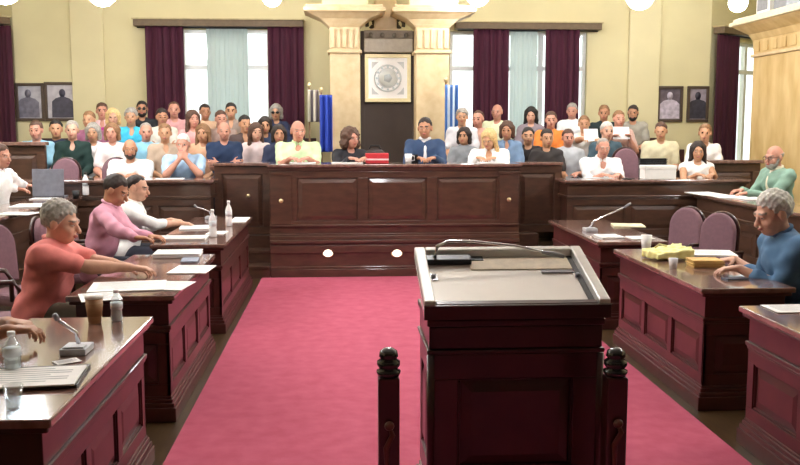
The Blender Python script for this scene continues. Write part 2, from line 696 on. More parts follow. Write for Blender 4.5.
    if collar:
        K = MB()
        pts = []
        nrm = unit(nd)
        for i in range(25):
            a = -PI / 2 + .33 + (2 * PI - .66) * i / 24
            pts.append(N + nd * (.028 - .012 * math.cos(a + PI / 2)) + back * .01 + np.array([math.cos(a) * .066, 0, 0]) + back * math.sin(a) * .066)
        K.tube(pts, [.012 if 0 < i < 24 else .016 for i in range(25)], 8)
        for i in (0, 24):
            K.sphere(tuple(pts[i] - dirs * .015), .02, 10, 8, (1, .6, 1.2))
        K.build('collar', cloth(collar), so)
    if jacket:
        K = Field()
        for c, r in tors[1:]:
            K.ell(c - back * .018, np.array((.045, r[1] + .006, r[2])), Rt, .04)
        K.cap(N - dirs * .03 - back * .01, N + nd * .02, .066, .06, .03)
        mesh_from(K, hs_, 'shirt', [sm], root)
        if tie:
            K = MB()
            for t in (0,):
                a_ = N - dirs * .02 - back * .078
                b_ = N - dirs * .32 - back * .148
                K.tube([a_, a_ * .9 + b_ * .1, b_], [.014, .012, .026], 8)
            K.build('tie', cloth(tie), root)
    # ---- trousers and shoes
    D = Field()
    D.ell(pel + np.array([0, 0, -.02]), (.172 * b, .13 * b, .115), None, .05)
    for (hp, kn, an, sgn) in G:
        D.cap(hp, kn, .094, .07, .05)
        D.cap(kn, an + np.array([0, 0, .01]), .07, .052, .03)
    lh = max(h * 1.25, .012)
    mesh_from(D, lh, 'trousers', [cloth(legs)], root)
    K = Field()
    for (hp, kn, an, sgn) in G:
        K.cap(an + np.array([0, .03, -.045]), an + np.array([0, -.155, -.052]), .042, .036, .02)
    K.cut(lambda X, Y_, Z: (.004 - Z) + 0 * X)
    mesh_from(K, lh, 'shoes', [mat('shoe_leather', '#1c1512', .4)], root)
    # ---- hair
    st = hair[0]

    def loc3(X, Y_, Z):
        P = np.stack(np.broadcast_arrays(X - Hc[0], Y_ - Hc[1], Z - Hc[2]), -1) @ Rh / hs
        return P[..., 0], P[..., 1], P[..., 2]
    if st != 'none':
        Q = Field()
        tap = None
        hh = min(h, .009)
        if st in ('short', 'receding', 'bald', 'full'):
            r = {'full': (.090, .106, .100), 'short': (.083, .101, .094), 'receding': (.082, .1, .091), 'bald': (.082, .099, .086)}[st]
            Q.ell(hd(0, .018, .034), np.array(r) * hs, Rr, .01)
            off = {'full': .022, 'short': .016, 'receding': -.022, 'bald': .0}[st]

            def edge(x, y, z):
                # distance above the hairline: lower at the nape and by the ears, ragged, higher at the temples
                e = (z + y + off) / 1.414 - .012 * np.exp(-((np.abs(x) - .05) / .018) ** 2) * (y < -.03)
                return e + .005 * np.sin(75 * x + ph) * np.cos(60 * y + ph)

            def cutf(X, Y_, Z):
                x, y, z = loc3(X, Y_, Z)
                d = -edge(x, y, z)
                if st == 'bald':
                    d = np.maximum(d, z - .035)
                    d = np.maximum(d, -y - .012)
                return (d * hs).astype(np.float32)
            Q.cut(cutf)
            am = .007 if st == 'full' else .004
            tap = edge
        else:
            if st == 'curly':
                Q.ell(hd(0, .03, .02), np.array((.118, .115, .118)) * hs, Rr, .02)
                for sgn in (-1, 1):
                    Q.ell(hd(sgn * .085, .015, -.07), np.array((.052, .06, .075)) * hs, Rr, .03)
                am = .011
            elif st == 'bob':
                Q.ell(hd(0, .02, .03), np.array((.09, .105, .1)) * hs, Rr, .02)
                for sgn in (-1, 1):
                    Q.cap(hd(sgn * .07, .01, .03), hd(sgn * .078, .01, -.085), .034 * hs, .03 * hs, .03)
                Q.cap(hd(0, .07, .02), hd(0, .075, -.08), .06 * hs, .055 * hs, .03)
                am = .004
            else:
                Q.ell(hd(0, .02, .033), np.array((.09, .104, .1)) * hs, Rr, .02)
                for sgn in (-1, 1):
                    Q.cap(hd(sgn * .07, .01, .04), hd(sgn * .088, .0, -.17), .032 * hs, .028 * hs, .03)
                Q.cap(hd(0, .07, .02), hd(0, .085, -.2), .062 * hs, .06 * hs, .03)
                am = .004
            Q.ell(hd(0, -.10, -.035), np.array((.062, .085, .105)) * hs, Rr, .012, op='s')
            am = am
        fq = 95 if st == 'curly' else 120

        def hn(X, Y_, Z):
            o = am * np.sin(fq * X + ph) * np.sin(fq * .8 * Z + 1.3) * np.sin(fq * .9 * Y_ + .5) + am * .7 * np.sin(43 * X + 2 * ph) * np.sin(51 * Z + 38 * Y_)
            if tap is not None:
                x, y, z = loc3(X, Y_, Z)
                o = o + .010 * hs * (1 - np.clip(tap(x, y, z) / .05, 0, 1))
            return o.astype(np.float32)
        mesh_from(Q, hh, 'hair', [bm], root, None, hn)
    if beard:
        Q = Field()
        Q.ell(hd(0, -.045, -.076), np.array((.056, .057, .050)) * hs, Rr, .02)
        for sgn in (-1, 1):
            Q.cap(hd(sgn * .062, -.015, -.02), hd(sgn * .05, -.03, -.07), .017 * hs, .02 * hs, .02)

        def bc(X, Y_, Z):
            x, y, z = loc3(X, Y_, Z)
            d = np.maximum((z + .04 - np.abs(x) * .5), .008 - np.sqrt((x / 2.6) ** 2 + (z + .062) ** 2) - np.maximum(0, y + .085))
            return (d * hs).astype(np.float32)
        Q.cut(bc)
        mesh_from(Q, min(h, .009), 'beard', [mat('hair_' + beard, HAIRS[beard], .7, scale=60, var=.25)], root)
    if glasses:
        K = MB()
        for sgn in (-1, 1):
            ring = [hd(sgn * .033 + .022 * math.cos(t), -.101, .001 + .017 * math.sin(t)) for t in np.linspace(0, 2 * PI, 17)]
            K.tube(ring, .0028, 6)
            K.tube([hd(sgn * .055, -.1, .004), hd(sgn * .074, -.07, .006), hd(sgn * .08, .01, .006)], .0028, 6)
        K.tube([hd(-.011, -.103, .004), hd(.011, -.103, .004)], .0028, 6)
        go = K.build('glasses', BLACK, root)
        if glasses == 'sun':
            K = MB()
            for sgn in (-1, 1):
                ring = [hd(sgn * .033 + .021 * math.cos(t), -.1015, .001 + .016 * math.sin(t)) for t in np.linspace(0, 2 * PI, 16, endpoint=False)]
                r2 = [hd(sgn * .033 + .021 * math.cos(t), -.0995, .001 + .016 * math.sin(t)) for t in np.linspace(0, 2 * PI, 16, endpoint=False)]
                K.add(ring + r2, [tuple(range(16)), tuple(range(31, 15, -1))] + [(i, (i + 1) % 16, 16 + (i + 1) % 16, 16 + i) for i in range(16)])
            K.build('lenses', BLACK, go)
    return root
# ------------------------------------------------------------------ the room
YB = 14.8      # back wall
XA, XB = at(16.5, 100, Y=14.8)[0], 6.10   # ends of the straight back wall
ZC = 4.7


def st(name, mb, m, bevel=0):
    return mb.build(name, m, None, bevel, 'structure')


XLW, XRW, YR, YE = -7.6, 8.4, -3.0, 16.3
st('floor', MB().box(XLW, XRW, YR, YE, -.1, 0), PARQ)
st('ceiling', MB().box(XLW, XRW, YR, YE + .4, ZC, ZC + .15), CEIL)
st('wall_left', MB().box(XLW - .2, XLW, YR, YE + .4, 0, ZC), WALL)
st('wall_right', MB().box(XRW, XRW + .2, YR, YE + .4, 0, ZC), WALL)
st('wall_rear', MB().box(XLW, XRW, YR - .2, YR, 0, ZC), WOODB)

# back wall with two window openings, pieces around them
WZ0, WZ1 = 1.0, 3.28
WL = (at(181, 60, Y=YB)[0], at(270, 60, Y=YB)[0])
WR = (at(450, 60, Y=YB)[0], at(587, 60, Y=YB)[0])
mb = MB()
mb.box(XA, WL[0], YB, YB + .3, 0, ZC)
mb.box(WL[1], WR[0], YB, YB + .3, 0, ZC)
mb.box(WR[1], XB, YB, YB + .3, 0, ZC)
for a, b in (WL, WR):
    mb.box(a, b, YB, YB + .3, 0, WZ0)
    mb.box(a, b, YB, YB + .3, WZ1, ZC)
st('wall_back', mb, WALL)


def splay(x0, y0, x1, y1, op, name):
    """splayed wall from (x0,y0) to (x1,y1) with one opening at lengths op"""
    L = math.hypot(x1 - x0, y1 - y0)
    a = math.atan2(y1 - y0, x1 - x0)
    M = Tr(x0, y0, 0, a)
    mb = MB()
    mb.box(0, op[0], 0, .17, 0, ZC, M)
    mb.box(op[1], L, 0, .17, 0, ZC, M)
    mb.box(op[0], op[1], 0, .17, 0, WZ0, M)
    mb.box(op[0], op[1], 0, .17, WZ1 - .1, ZC, M)
    st(name, mb, WALL)
    return M, L


MSR, LSR = splay(XB, YB, XRW, YB + 1.75, (.55, 2.1), 'wall_back_right')
MSL, LSL = splay(XLW, YB + 1.75, XA, YB, (math.hypot(XA - XLW, 1.75) - 2.15, math.hypot(XA - XLW, 1.75) - .6), 'wall_back_left')


def window(name, x0, x1, z0, z1, M, nx, tz):
    """frame, mullions, transom and panes set in the wall (local x along the wall, y into it)"""
    mb = MB()
    w = .055
    mb.box(x0, x0 + w, .08, .16, z0, z1, M)
    mb.box(x1 - w, x1, .08, .16, z0, z1, M)
    mb.box(x0 + w, x1 - w, .08, .16, z0, z0 + w, M)
    mb.box(x0 + w, x1 - w, .08, .16, z1 - w, z1, M)
    mb.box(x0 + w, x1 - w, .07, .17, tz - .035, tz + .035, M)
    for i in range(1, nx):
        xm = x0 + (x1 - x0) * i / nx
        mb.box(xm - .04, xm + .04, .08, .16, z0 + w, tz - .035, M)
        mb.box(xm - .04, xm + .04, .08, .16, tz + .035, z1 - w, M)
    o = mb.build(name, mat('window_paint', '#eef0ee', .5, var=.03), None, 0, 'structure')
    MB().box(x0 + w, x1 - w, .118, .122, z0 + w, z1 - w, M).build('pane', GLASS, o)
    MB().box(x0 - .05, x1 + .05, -.06, .06, z0 - .05, z0 - .005, M).build('sill', WHITE, o)
    return o


TZ = at(200, 67, Y=YB)[2]
MI = Tr(0, YB, 0)
window('window_1', WL[0], WL[1], WZ0, WZ1, MI, 3, TZ)
window('window_2', WR[0], WR[1], WZ0, WZ1, MI, 3, TZ)
window('window_3', .55, 2.1, WZ0, WZ1 - .1, MSR, 2, TZ)
window('window_4', LSL - 2.15, LSL - .6, WZ0, WZ1 - .1, MSL, 2, TZ)


def wavy(x0, x1, y, z0, z1, amp, nf, M, th=.012, nz=14, gather=0.):
    """a hanging cloth with vertical folds and a real thickness"""
    mb = MB()
    nu = max(24, int(nf * 10))
    f = []
    b = []
    for j in range(nz + 1):
        t = j / nz
        z = z0 + (z1 - z0) * t
        for i in range(nu + 1):
            u = i / nu
            x = x0 + (x1 - x0) * u
            w = amp * (1 - .35 * t) * (math.sin(2 * PI * nf * u + .5 * math.sin(5 * u + 2 * t)) + .35 * math.sin(2 * PI * nf * 2.3 * u + 1.1))
            f.append((x, y - w - th / 2, z))
            b.append((x, y - w + th / 2, z))
    W = nu + 1
    n = len(f)
    fs = []
    for j in range(nz):
        for i in range(nu):
            a = j * W + i
            fs.append((a, a + 1, a + W + 1, a + W))
            fs.append((n + a, n + a + W, n + a + W + 1, n + a + 1))
    for i in range(nu):
        fs.append((i, n + i, n + i + 1, i + 1))
        a = nz * W + i
        fs.append((a, a + 1, n + a + 1, n + a))
    for j in range(nz):
        a = j * W
        fs.append((a, a + W, n + a + W, n + a))
        a += nu
        fs.append((a, n + a, n + a + W, a + W))
    return mb.add(f + b, fs, True, M)


def curtain(label, px0, px1, ytop, zb, yb=YB - .14, M=None, x=None):
    z1 = at(px0, ytop, Y=yb)[2] if x is None else ytop
    x0, x1 = (at(px0, 60, Y=yb)[0], at(px1, 60, Y=yb)[0]) if x is None else x
    o = wavy(x0, x1, yb if M is None else -.14, zb, z1, .035, max(3, (x1 - x0) / .13), M).build('curtain', CURT)
    return tag(o, label, 'curtain', 'burgundy velvet curtains on the back wall')


def sheer(label, px0, px1, zb=.95):
    y = YB - .06
    z1 = at(px0, 27, Y=y)[2]
    o = wavy(at(px0, 60, Y=y)[0], at(px1, 60, Y=y)[0], y, zb, z1, .012, (px1 - px0) / 6, None, .004, 4).build('sheer_curtain', SHEER)
    return tag(o, label, 'curtain')


CB = .92
curtain('burgundy curtain left of the window that is left of the pillars', 146, 184, 25, CB)
curtain('burgundy curtain right of the left window, near the blue flag', 268, 304, 25, CB)
curtain('burgundy curtain beside the striped flag, left of the pale green sheer', 473, 509, 28, CB)
curtain('burgundy curtain right of the pale green sheer, above the orange shirt', 545, 579, 28, CB)
sheer('white sheer curtain hanging in the middle of the left window', 207, 248)
sheer('pale green sheer curtain between two burgundy curtains, right of the pillars', 510, 537)


def pelmet(label, x0, x1, z, y=-.22, M=None):
    t = thing('curtain_pelmet', label, 'curtain rail')
    MB().box(x0, x1, y, y + .2, z - .05, z + .05, M).build('board', BLADD, t, .006)
    MB().box(x0 - .02, x1 + .02, y - .02, y + .2, z + .052, z + .07, M).build('cap_moulding', mat('pelmet_light', '#b8a67c', .6), t)
    MB().tube([tuple((M or Matrix()) @ Vector((x0 + .04, y + .1, z - .065))), tuple((M or Matrix()) @ Vector((x1 - .04, y + .1, z - .065)))], .012, 8).build('rail', DMETAL, t)
    return t


def pelp(label, p0, p1, py):
    pelmet(label, at(p0, py, Y=YB - .2)[0], at(p1, py, Y=YB - .2)[0], at((p0 + p1) / 2, py, Y=YB - .2)[2], -.21, MI)


pelp('long grey-brown curtain pelmet above the left window', 133, 303, 23)
pelp('long grey-brown curtain pelmet above the window right of the pillars', 456, 602, 26)
# the splayed side windows: half seen at both edges of the wall
curtain('burgundy curtain at the far right, beside the arched bright window', 0, 0, 3.24, CB, M=MSR, x=(-.06, .62))
curtain('burgundy curtain cut by the left edge of the picture', 0, 0, 3.3, CB, M=MSL, x=(LSL - .62, LSL + .12))
pelmet('short dark curtain pelmet at the far right by the marble pier', .0, 2.2, 3.31, -.24, MSR)
pelmet('short curtain pelmet in the top left corner', LSL - 2.2, LSL, 3.38, -.24, MSL)

# pilaster strips and picture rail on the back wall
for k, (a, b) in enumerate(((71, 104), (629, 660))):
    x0, x1 = at(a, 60, Y=YB - .05)[0], at(b, 60, Y=YB - .05)[0]
    st('trim_%d' % (k + 1), MB().box(x0, x1, YB - .05, YB, 0, ZC), STRIP, .01)
for k, (a, b) in enumerate(((XA, WL[0]), (WL[1], WR[0]), (WR[1], XB))):
    st('baseboard_back%s' % ('', '_middle', '_right')[k], MB().box(a, b, YB - .03, YB - .002, .0, .95), WOODB)

# ---- pillars either side of the dark panel
YP = 13.3


def pillar(label, x0, x1):
    cx = (x0 + x1) / 2
    hw = (x1 - x0) / 2
    t = thing('pillar', label, 'pillar', (cx, YP, .437), 0, 'marble pillars flanking the emblem')
    z = lambda py: at(345, py, Y=YP)[2] - .437
    d = .42
    MB().box(-hw, hw, 0, d, .28, z(53)).build('shaft', STONE, t, .01)
    MB().box(-hw - .07, hw + .07, -.07, d + .07, 0, .16).box(-hw - .04, hw + .04, -.04, d + .04, .16, .28).build('base', STONE, t, .012)
    MB().box(-hw - .03, hw + .03, -.03, d + .03, z(53), z(50)).build('astragal', STONE, t, .008)
    c = MB()
    c.box(-hw, hw, 0, d, z(50), z(27))
    n = 5
    for i in range(n):
        x = -hw + (i + .5) * 2 * hw / n
        c.box(x - hw / n * .6, x + hw / n * .6, -.025, 0, z(48), z(29))
    zs = [(z(27), .0), (z(24), .05), (z(19), .13), (z(15), .27), (z(13), .33)]
    for (za, ea), (zb, eb) in zip(zs, zs[1:]):
        c.frus((-hw - ea, hw + ea, -ea * .6, d, za), (-hw - eb, hw + eb, -eb * .6, d, zb))
    c.build('capital', STONE, t, .006)
    e = .36
    MB().box(-hw - e, hw + e, -.24, d, z(13), z(9)).box(-hw - e + .03, hw + e - .03, -.21, d, z(9), z(6)).build('abacus', STONE, t, .008)
    MB().box(-hw - .1, hw + .12, -.05, d, z(6), z(-30)).build('upper_pier', STRIP, t, .008)
    return t


pillar('beige marble pillar with flared capital, left of the square emblem', at(330, 90, Y=YP)[0], at(360, 90, Y=YP)[0])
pillar('beige marble pillar with flared capital, right of the square emblem', at(416, 90, Y=YP)[0], at(449, 90, Y=YP)[0])

# dark panel with the projection screen case and the emblem
YD = 13.81
pz = lambda py: at(385, py, Y=YD)[2]
pX0, pX1 = at(360.5, 100, Y=YD)[0], at(415.5, 100, Y=YD)[0]
t = thing('panel_screen', 'tall dark brown panel between the two marble pillars', 'panel', ((pX0 + pX1) / 2, YD, .437))
hw = (pX1 - pX0) / 2 - .004
DPAN = mat('dark_brown_panel', '#43362f', .6, scale=5, var=.08)
MB().box(-hw, hw, 0, .08, 0, pz(31) - .437).build('board', DPAN, t)
mb = MB()
mb.box(-hw, -hw + .06, -.02, 0, 0, pz(56) - .437).box(hw - .06, hw, -.02, 0, 0, pz(56) - .437)
mb.build('stile', DPAN, t, .005)
t = thing('screen_case', 'grey roll-up screen case above the square emblem', 'screen case', ((pX0 + pX1) / 2, YD, pz(53)))
hh = pz(31) - pz(53)
GREYS = mat('grey_taupe_case', '#a89f90', .6, var=.08)
hw -= .05
MB().box(-hw, hw, -.14, -.004, 0, hh * .62).build('case', GREYS, t, .012)
MB().box(-hw, hw, -.11, -.004, hh * .63, hh).build('valance', mat('taupe_valance', '#8a7f70', .6), t, .01)
for i in range(4):
    MB().lathe([(.02, 0), (.035, .02), (.035, .05), (.02, .07)], 10, (-hw + .1 + i * (2 * hw - .2) / 3, -.15, hh * .66)).build('bracket', mat('bracket_grey', '#6e675c', .5), t)
# stone boss between the capitals
zb = lambda py: at(388, py, Y=YP)[2]
t = thing('stone_boss', 'pale stone block with dark scrolls between the two capitals', 'carved block', (at(387, 20, Y=YP)[0], YP + .44, zb(29)))
w = .17
MB().box(-w, w, 0, .3, 0, zb(-5) - zb(29)).build('block', STONE, t, .02)
MB().box(-w - .05, w + .05, -.03, .3, 0, .05).build('ledge', STONE, t, .01)
for s in (-1, 1):
    pts = [(s * (w + .045 + .06 * math.cos(a) * (1 - .1 * a)), .08, .13 + .085 * math.sin(a) * (1 - .1 * a)) for a in np.linspace(-.5, 5.2, 22)]
    MB().tube(pts, .028, 8).build('scroll', mat('dark_bronze', '#4a3f28', .5), t)

# the square emblem
e0, e1 = at(365, 102, Y=YD - .1), at(411, 54, Y=YD - .1)
t = thing('emblem_plaque', 'square white plaque with a round seal and pale gold frame', 'emblem', ((e0[0] + e1[0]) / 2, YD - .03, (e0[2] + e1[2]) / 2))
hx, hz = (e1[0] - e0[0]) / 2, (e1[2] - e0[2]) / 2
MX = Matrix.Rotation(PI / 2, 4, 'X')
fr = MB()
b_ = .055
fr.box(-hx, hx, -.06, 0, hz - b_, hz).box(-hx, hx, -.06, 0, -hz, -hz + b_).box(-hx, -hx + b_, -.06, 0, -hz + b_, hz - b_).box(hx - b_, hx, -.06, 0, -hz + b_, hz - b_)
fr.build('frame', mat('pale_gold_frame', '#efe3b4', .45, var=.04), t, .006)
MB().box(-hx + b_, hx - b_, -.03, -.0, -hz + b_, hz - b_).build('board', mat('white_board', '#ffffff', .6, var=.0), t)
SEALG = mat('seal_grey', '#cfd2d4', .6, var=.04)
R0 = hx * .56
pts = [(R0 * math.cos(a), -.034, R0 * math.sin(a)) for a in np.linspace(0, 2 * PI, 49)]
s_ = MB().tube(pts, .014, 6)
pts = [(R0 * .74 * math.cos(a), -.034, R0 * .74 * math.sin(a)) for a in np.linspace(0, 2 * PI, 41)]
s_.tube(pts, .007, 6)
so = s_.build('seal_ring', mat('seal_pale', '#d4dadb', .6, var=.03), t)
MB().lathe([(R0 * .70, 0), (R0 * .70, .004), (.001, .005)], 32, M=Matrix.Translation((0, -.031, 0)) @ MX).build('seal_disc', mat('seal_disc_white', '#eef4f3', .6, var=.02), t)
mb = MB()
for i in range(12):
    a = 2 * PI * i / 12
    mb.sphere((R0 * .87 * math.cos(a), -.034, R0 * .87 * math.sin(a)), .018, 8, 6, (1, .3, 1))
mb.lathe([(R0 * .36, 0), (R0 * .36, .004), (.001, .006)], 5, M=Matrix.Translation((0, -.035, 0)) @ MX)
mb.build('seal_marks', mat('seal_blue_grey', '#cfdadf', .6), t)
for sx in (-1, 1):
    for sz in (-1, 1):
        c0 = hx * .70
        MB().add([(sx * c0, -.034, sz * c0), (sx * c0 * .55, -.034, sz * c0), (sx * c0 * .8, -.034, sz * c0 * .8), (sx * c0, -.034, sz * c0 * .55),
                  (sx * c0, -.029, sz * c0), (sx * c0 * .55, -.029, sz * c0), (sx * c0 * .8, -.029, sz * c0 * .8), (sx * c0, -.029, sz * c0 * .55)],
                 [(0, 1, 2, 3), (7, 6, 5, 4), (0, 4, 5, 1), (1, 5, 6, 2), (2, 6, 7, 3), (3, 7, 4, 0)]).build('corner_ornament', SEALG, t)

# the big pier at the right
PX = 5.52
PY0, PY1 = 10.5, 11.95
zq = lambda py: at(757, py, X=PX)[2]
t = thing('stone_pier', 'massive veined marble pier at the right edge of the hall', 'pier', (PX + .5, (PY0 + PY1) / 2, 0))
w, d = .5, (PY1 - PY0) / 2
MB().box(-w, w, -d, d, .3, zq(57)).build('shaft', STONE2, t, .012)
MB().box(-w - .06, w + .06, -d - .06, d + .06, 0, .3).build('base', STONE2, t, .012)
MB().box(-w - .03, w + .03, -d - .03, d + .03, zq(57), zq(54)).build('astragal', STONE, t, .006)
c = MB()
zs = [(zq(54), .0), (zq(40), .015), (zq(34), .06), (zq(28), .17), (zq(25), .22)]
for (za, ea), (zb_, eb) in zip(zs, zs[1:]):
    c.frus((-w - ea, w + ea, -d - ea, d + ea, za), (-w - eb, w + eb, -d - eb, d + eb, zb_))
for k in range(6):
    y = -d + (k + .5) * 2 * d / 6
    c.box(-w - .02, -w, y - .07, y + .07, zq(52), zq(42))
c.build('capital', STONE2, t, .006)
e = .25
MB().box(-w - e, w + e, -d - e, d + e, zq(25), zq(21)).box(-w - e + .04, w + e - .04, -d - e + .04, d + e - .04, zq(21), zq(18)).build('abacus', mat('abacus_stone', '#e6d9b8', .5), t, .008)
MB().box(-w + .02, w, -d + .02, d - .02, zq(18) + .4, ZC - .002).box(-w + .22, w, -d + .1, d - .1, zq(18), zq(18) + .4).build('upper_pier', STRIP, t)
# white box on the capital
bx = at(761, 6, Y=11.3)
t = thing('wall_speaker', 'white speaker box with grey grille on top of the marble pier', 'loudspeaker', (PX - .03, 11.45, zq(18)))
MB().box(-.12, .12, -.2, .16, 0, .30).build('cabinet', WHITE, t, .015)
MB().box(-.124, -.121, -.16, .12, .04, .26).build('grille', GREYP, t)
t = thing('projector', 'grey device with dark lens beside the white speaker, top right corner', 'projector', (PX - .02, 10.95, zq(18)))
MB().box(-.14, .14, -.17, .17, 0, .14).box(-.12, .12, -.15, .15, .14, .3).build('housing', GREYP, t, .02)
MB().lathe([(.05, 0), (.06, .02), (.05, .03)], 14, M=Tr(-.122, 0, .22, 0, 0, -PI / 2)).build('lens', BLACK, t)

# ---- framed photographs
def picture(label, p0, p1, p2, p3, bg, fig, kind):
    a, b = at(p0, p3, Y=YB - .05), at(p2, p1, Y=YB - .05)
    hx, hz = (b[0] - a[0]) / 2, (b[2] - a[2]) / 2
    t = thing('framed_photograph', label, 'picture', ((a[0] + b[0]) / 2, YB - .003, (a[2] + b[2]) / 2), 0, 'framed photographs on the back wall')
    f = MB()
    w = .045
    f.box(-hx, hx, -.04, 0, hz - w, hz).box(-hx, hx, -.04, 0, -hz, -hz + w).box(-hx, -hx + w, -.04, 0, -hz + w, hz - w).box(hx - w, hx, -.04, 0, -hz + w, hz - w)
    f.build('frame', mat('dark_picture_frame', '#4a3a2e', .45), t, .006)
    ph = MB().box(-hx + w, hx - w, -.012, -.001, -hz + w, hz - w).build('print', mat('print_' + bg.strip('#'), bg, .6, scale=9, col2=fig[1], detail=2), t)
    g = MB()
    g.lathe([(.001, 0), (.05, .001), (.05, .003), (.001, .004)], 16, M=Matrix.Translation((kind * .03, -.013, .135)) @ MX @ Matrix.Diagonal((1, 1.3, 1, 1)))
    g.prism([(-.17, -hz + w + .01), (.17, -hz + w + .01), (.165, .0), (.11, .05), (.035, .075), (.03, .1), (-.03, .1), (-.035, .075), (-.11, .05), (-.165, .0)], .001, .003, Matrix.Translation((kind * .03, -.012, 0)) @ MX)
    g.build('portrait_figure', mat('figure_' + fig[0].strip('#'), fig[0], .6, scale=14, var=.3), ph)
    return t


picture('dark framed photograph with a pale bluish print beside the left curtain', 16, 83, 43, 121, '#9a97a2', ('#6d6a78', '#bfbcc2'), -1)
picture('dark framed photograph with a dark standing figure, second from the left curtain', 45, 82, 75, 121, '#a9a3ab', ('#43404e', '#c9c4c8'), 1)
picture('dark framed photograph with a bright pale figure, left of the pair at right', 657, 86, 684, 122, '#6d6069', ('#b9aebb', '#4e434a'), 0)
picture('dark framed photograph with a dark-suited figure by the right curtain', 687, 86, 710, 122, '#7c7078', ('#33303c', '#a59aa4'), 0)

# ---- lamps: round white globes on rods; unseen ones are added over the hall to brighten it
LAMPS = []
GL = globe_mat(48)


def lamp(label, x, y, z, r):
    t = thing('globe_lamp', label, 'lamp', (x, y, z), 0, 'white globe ceiling lamps')
    MB().sphere((0, 0, 0), r, 24, 16).build('globe', GL, t)
    MB().lathe([(r * .35, r * .93), (r * .4, r * 1.05), (.02, r * 1.15)], 16).build('fitting', BRASS, t)
    MB().tube([(0, 0, r * 1.15), (0, 0, ZC - z - .03)], .01, 8).build('rod', BRASS, t)
    MB().lathe([(.07, ZC - z - .035), (.06, ZC - z - .002)], 16).build('ceiling_rose', BRASS, t)


for (px, py, Y, r, lb) in ((102, -8, 10.9, .165, 'white globe lamp above the framed photographs at left'), (272, -3, 12.6, .13, 'white globe lamp above the left window, left of the pillars'),
                           (478, -5, 12.6, .155, 'white globe lamp just right of the marble pillars'), (640, -4, 10.9, .165, 'white globe lamp above the plain yellow wall at right'),
                           (738, 3, 12.9, .13, 'white globe lamp beside the marble pier capital'), (4, -12, 10.0, .17, 'white globe lamp in the top left corner')):
    p = at(px, py, Y=Y)
    lamp(lb, p[0], p[1], p[2], r)
for y in (9.5, 7.6, 5.7):  # unseen lamp rows, added for more light on dais and desks
    for x in (-4.2, .6, 5.4):
        lamp('unseen white globe lamp added to brighten the hall nearer the camera', x, y, 3.55, .17)
# ------------------------------------------------------------------ panelled joinery
def face_frame(fr, M, W, z0, z1, n, st_=.07, rail=.07, th=.018, ends=None):
    """stiles and rails on a face (local x along it, -y outward); returns the openings"""
    fr.box(0, W, -th, 0, z1 - rail, z1, M)
    fr.box(0, W, -th, 0, z0, z0 + rail, M)
    op = []
    e = st_ if ends is None else ends
    cell = (W - 2 * e - (n - 1) * st_) / n
    x = 0
    for i in range(n + 1):
        w = e if i in (0, n) else st_
        fr.box(x, x + w, -th, 0, z0 + rail, z1 - rail, M)
        if i < n:
            op.append((x + w, x + w + cell, z0 + rail, z1 - rail))
        x += w + cell
    return op


def raised(op, M, th=.016):
    x0, x1, z0, z1 = op
    g = .012
    b = min(.045, (x1 - x0) * .2, (z1 - z0) * .2)
    MM = M @ Matrix.Rotation(PI / 2, 4, 'X')
    p = MB()
    p.frus((x0 + g, x1 - g, z0 + g, z1 - g, 0), (x0 + g, x1 - g, z0 + g, z1 - g, .004), MM)
    p.frus((x0 + g, x1 - g, z0 + g, z1 - g, .004), (x0 + g + b, x1 - g - b, z0 + g + b, z1 - g - b, th), MM)
    # bead around the opening
    for a in ((x0, x1, z0, z0 + g), (x0, x1, z1 - g, z1), (x0, x0 + g, z0 + g, z1 - g), (x1 - g, x1, z0 + g, z1 - g)):
        p.frus((a[0], a[1], a[2], a[3], 0), (a[0] + .003, a[1] - .003, a[2] + .003, a[3] - .003, .014), MM)
    return p


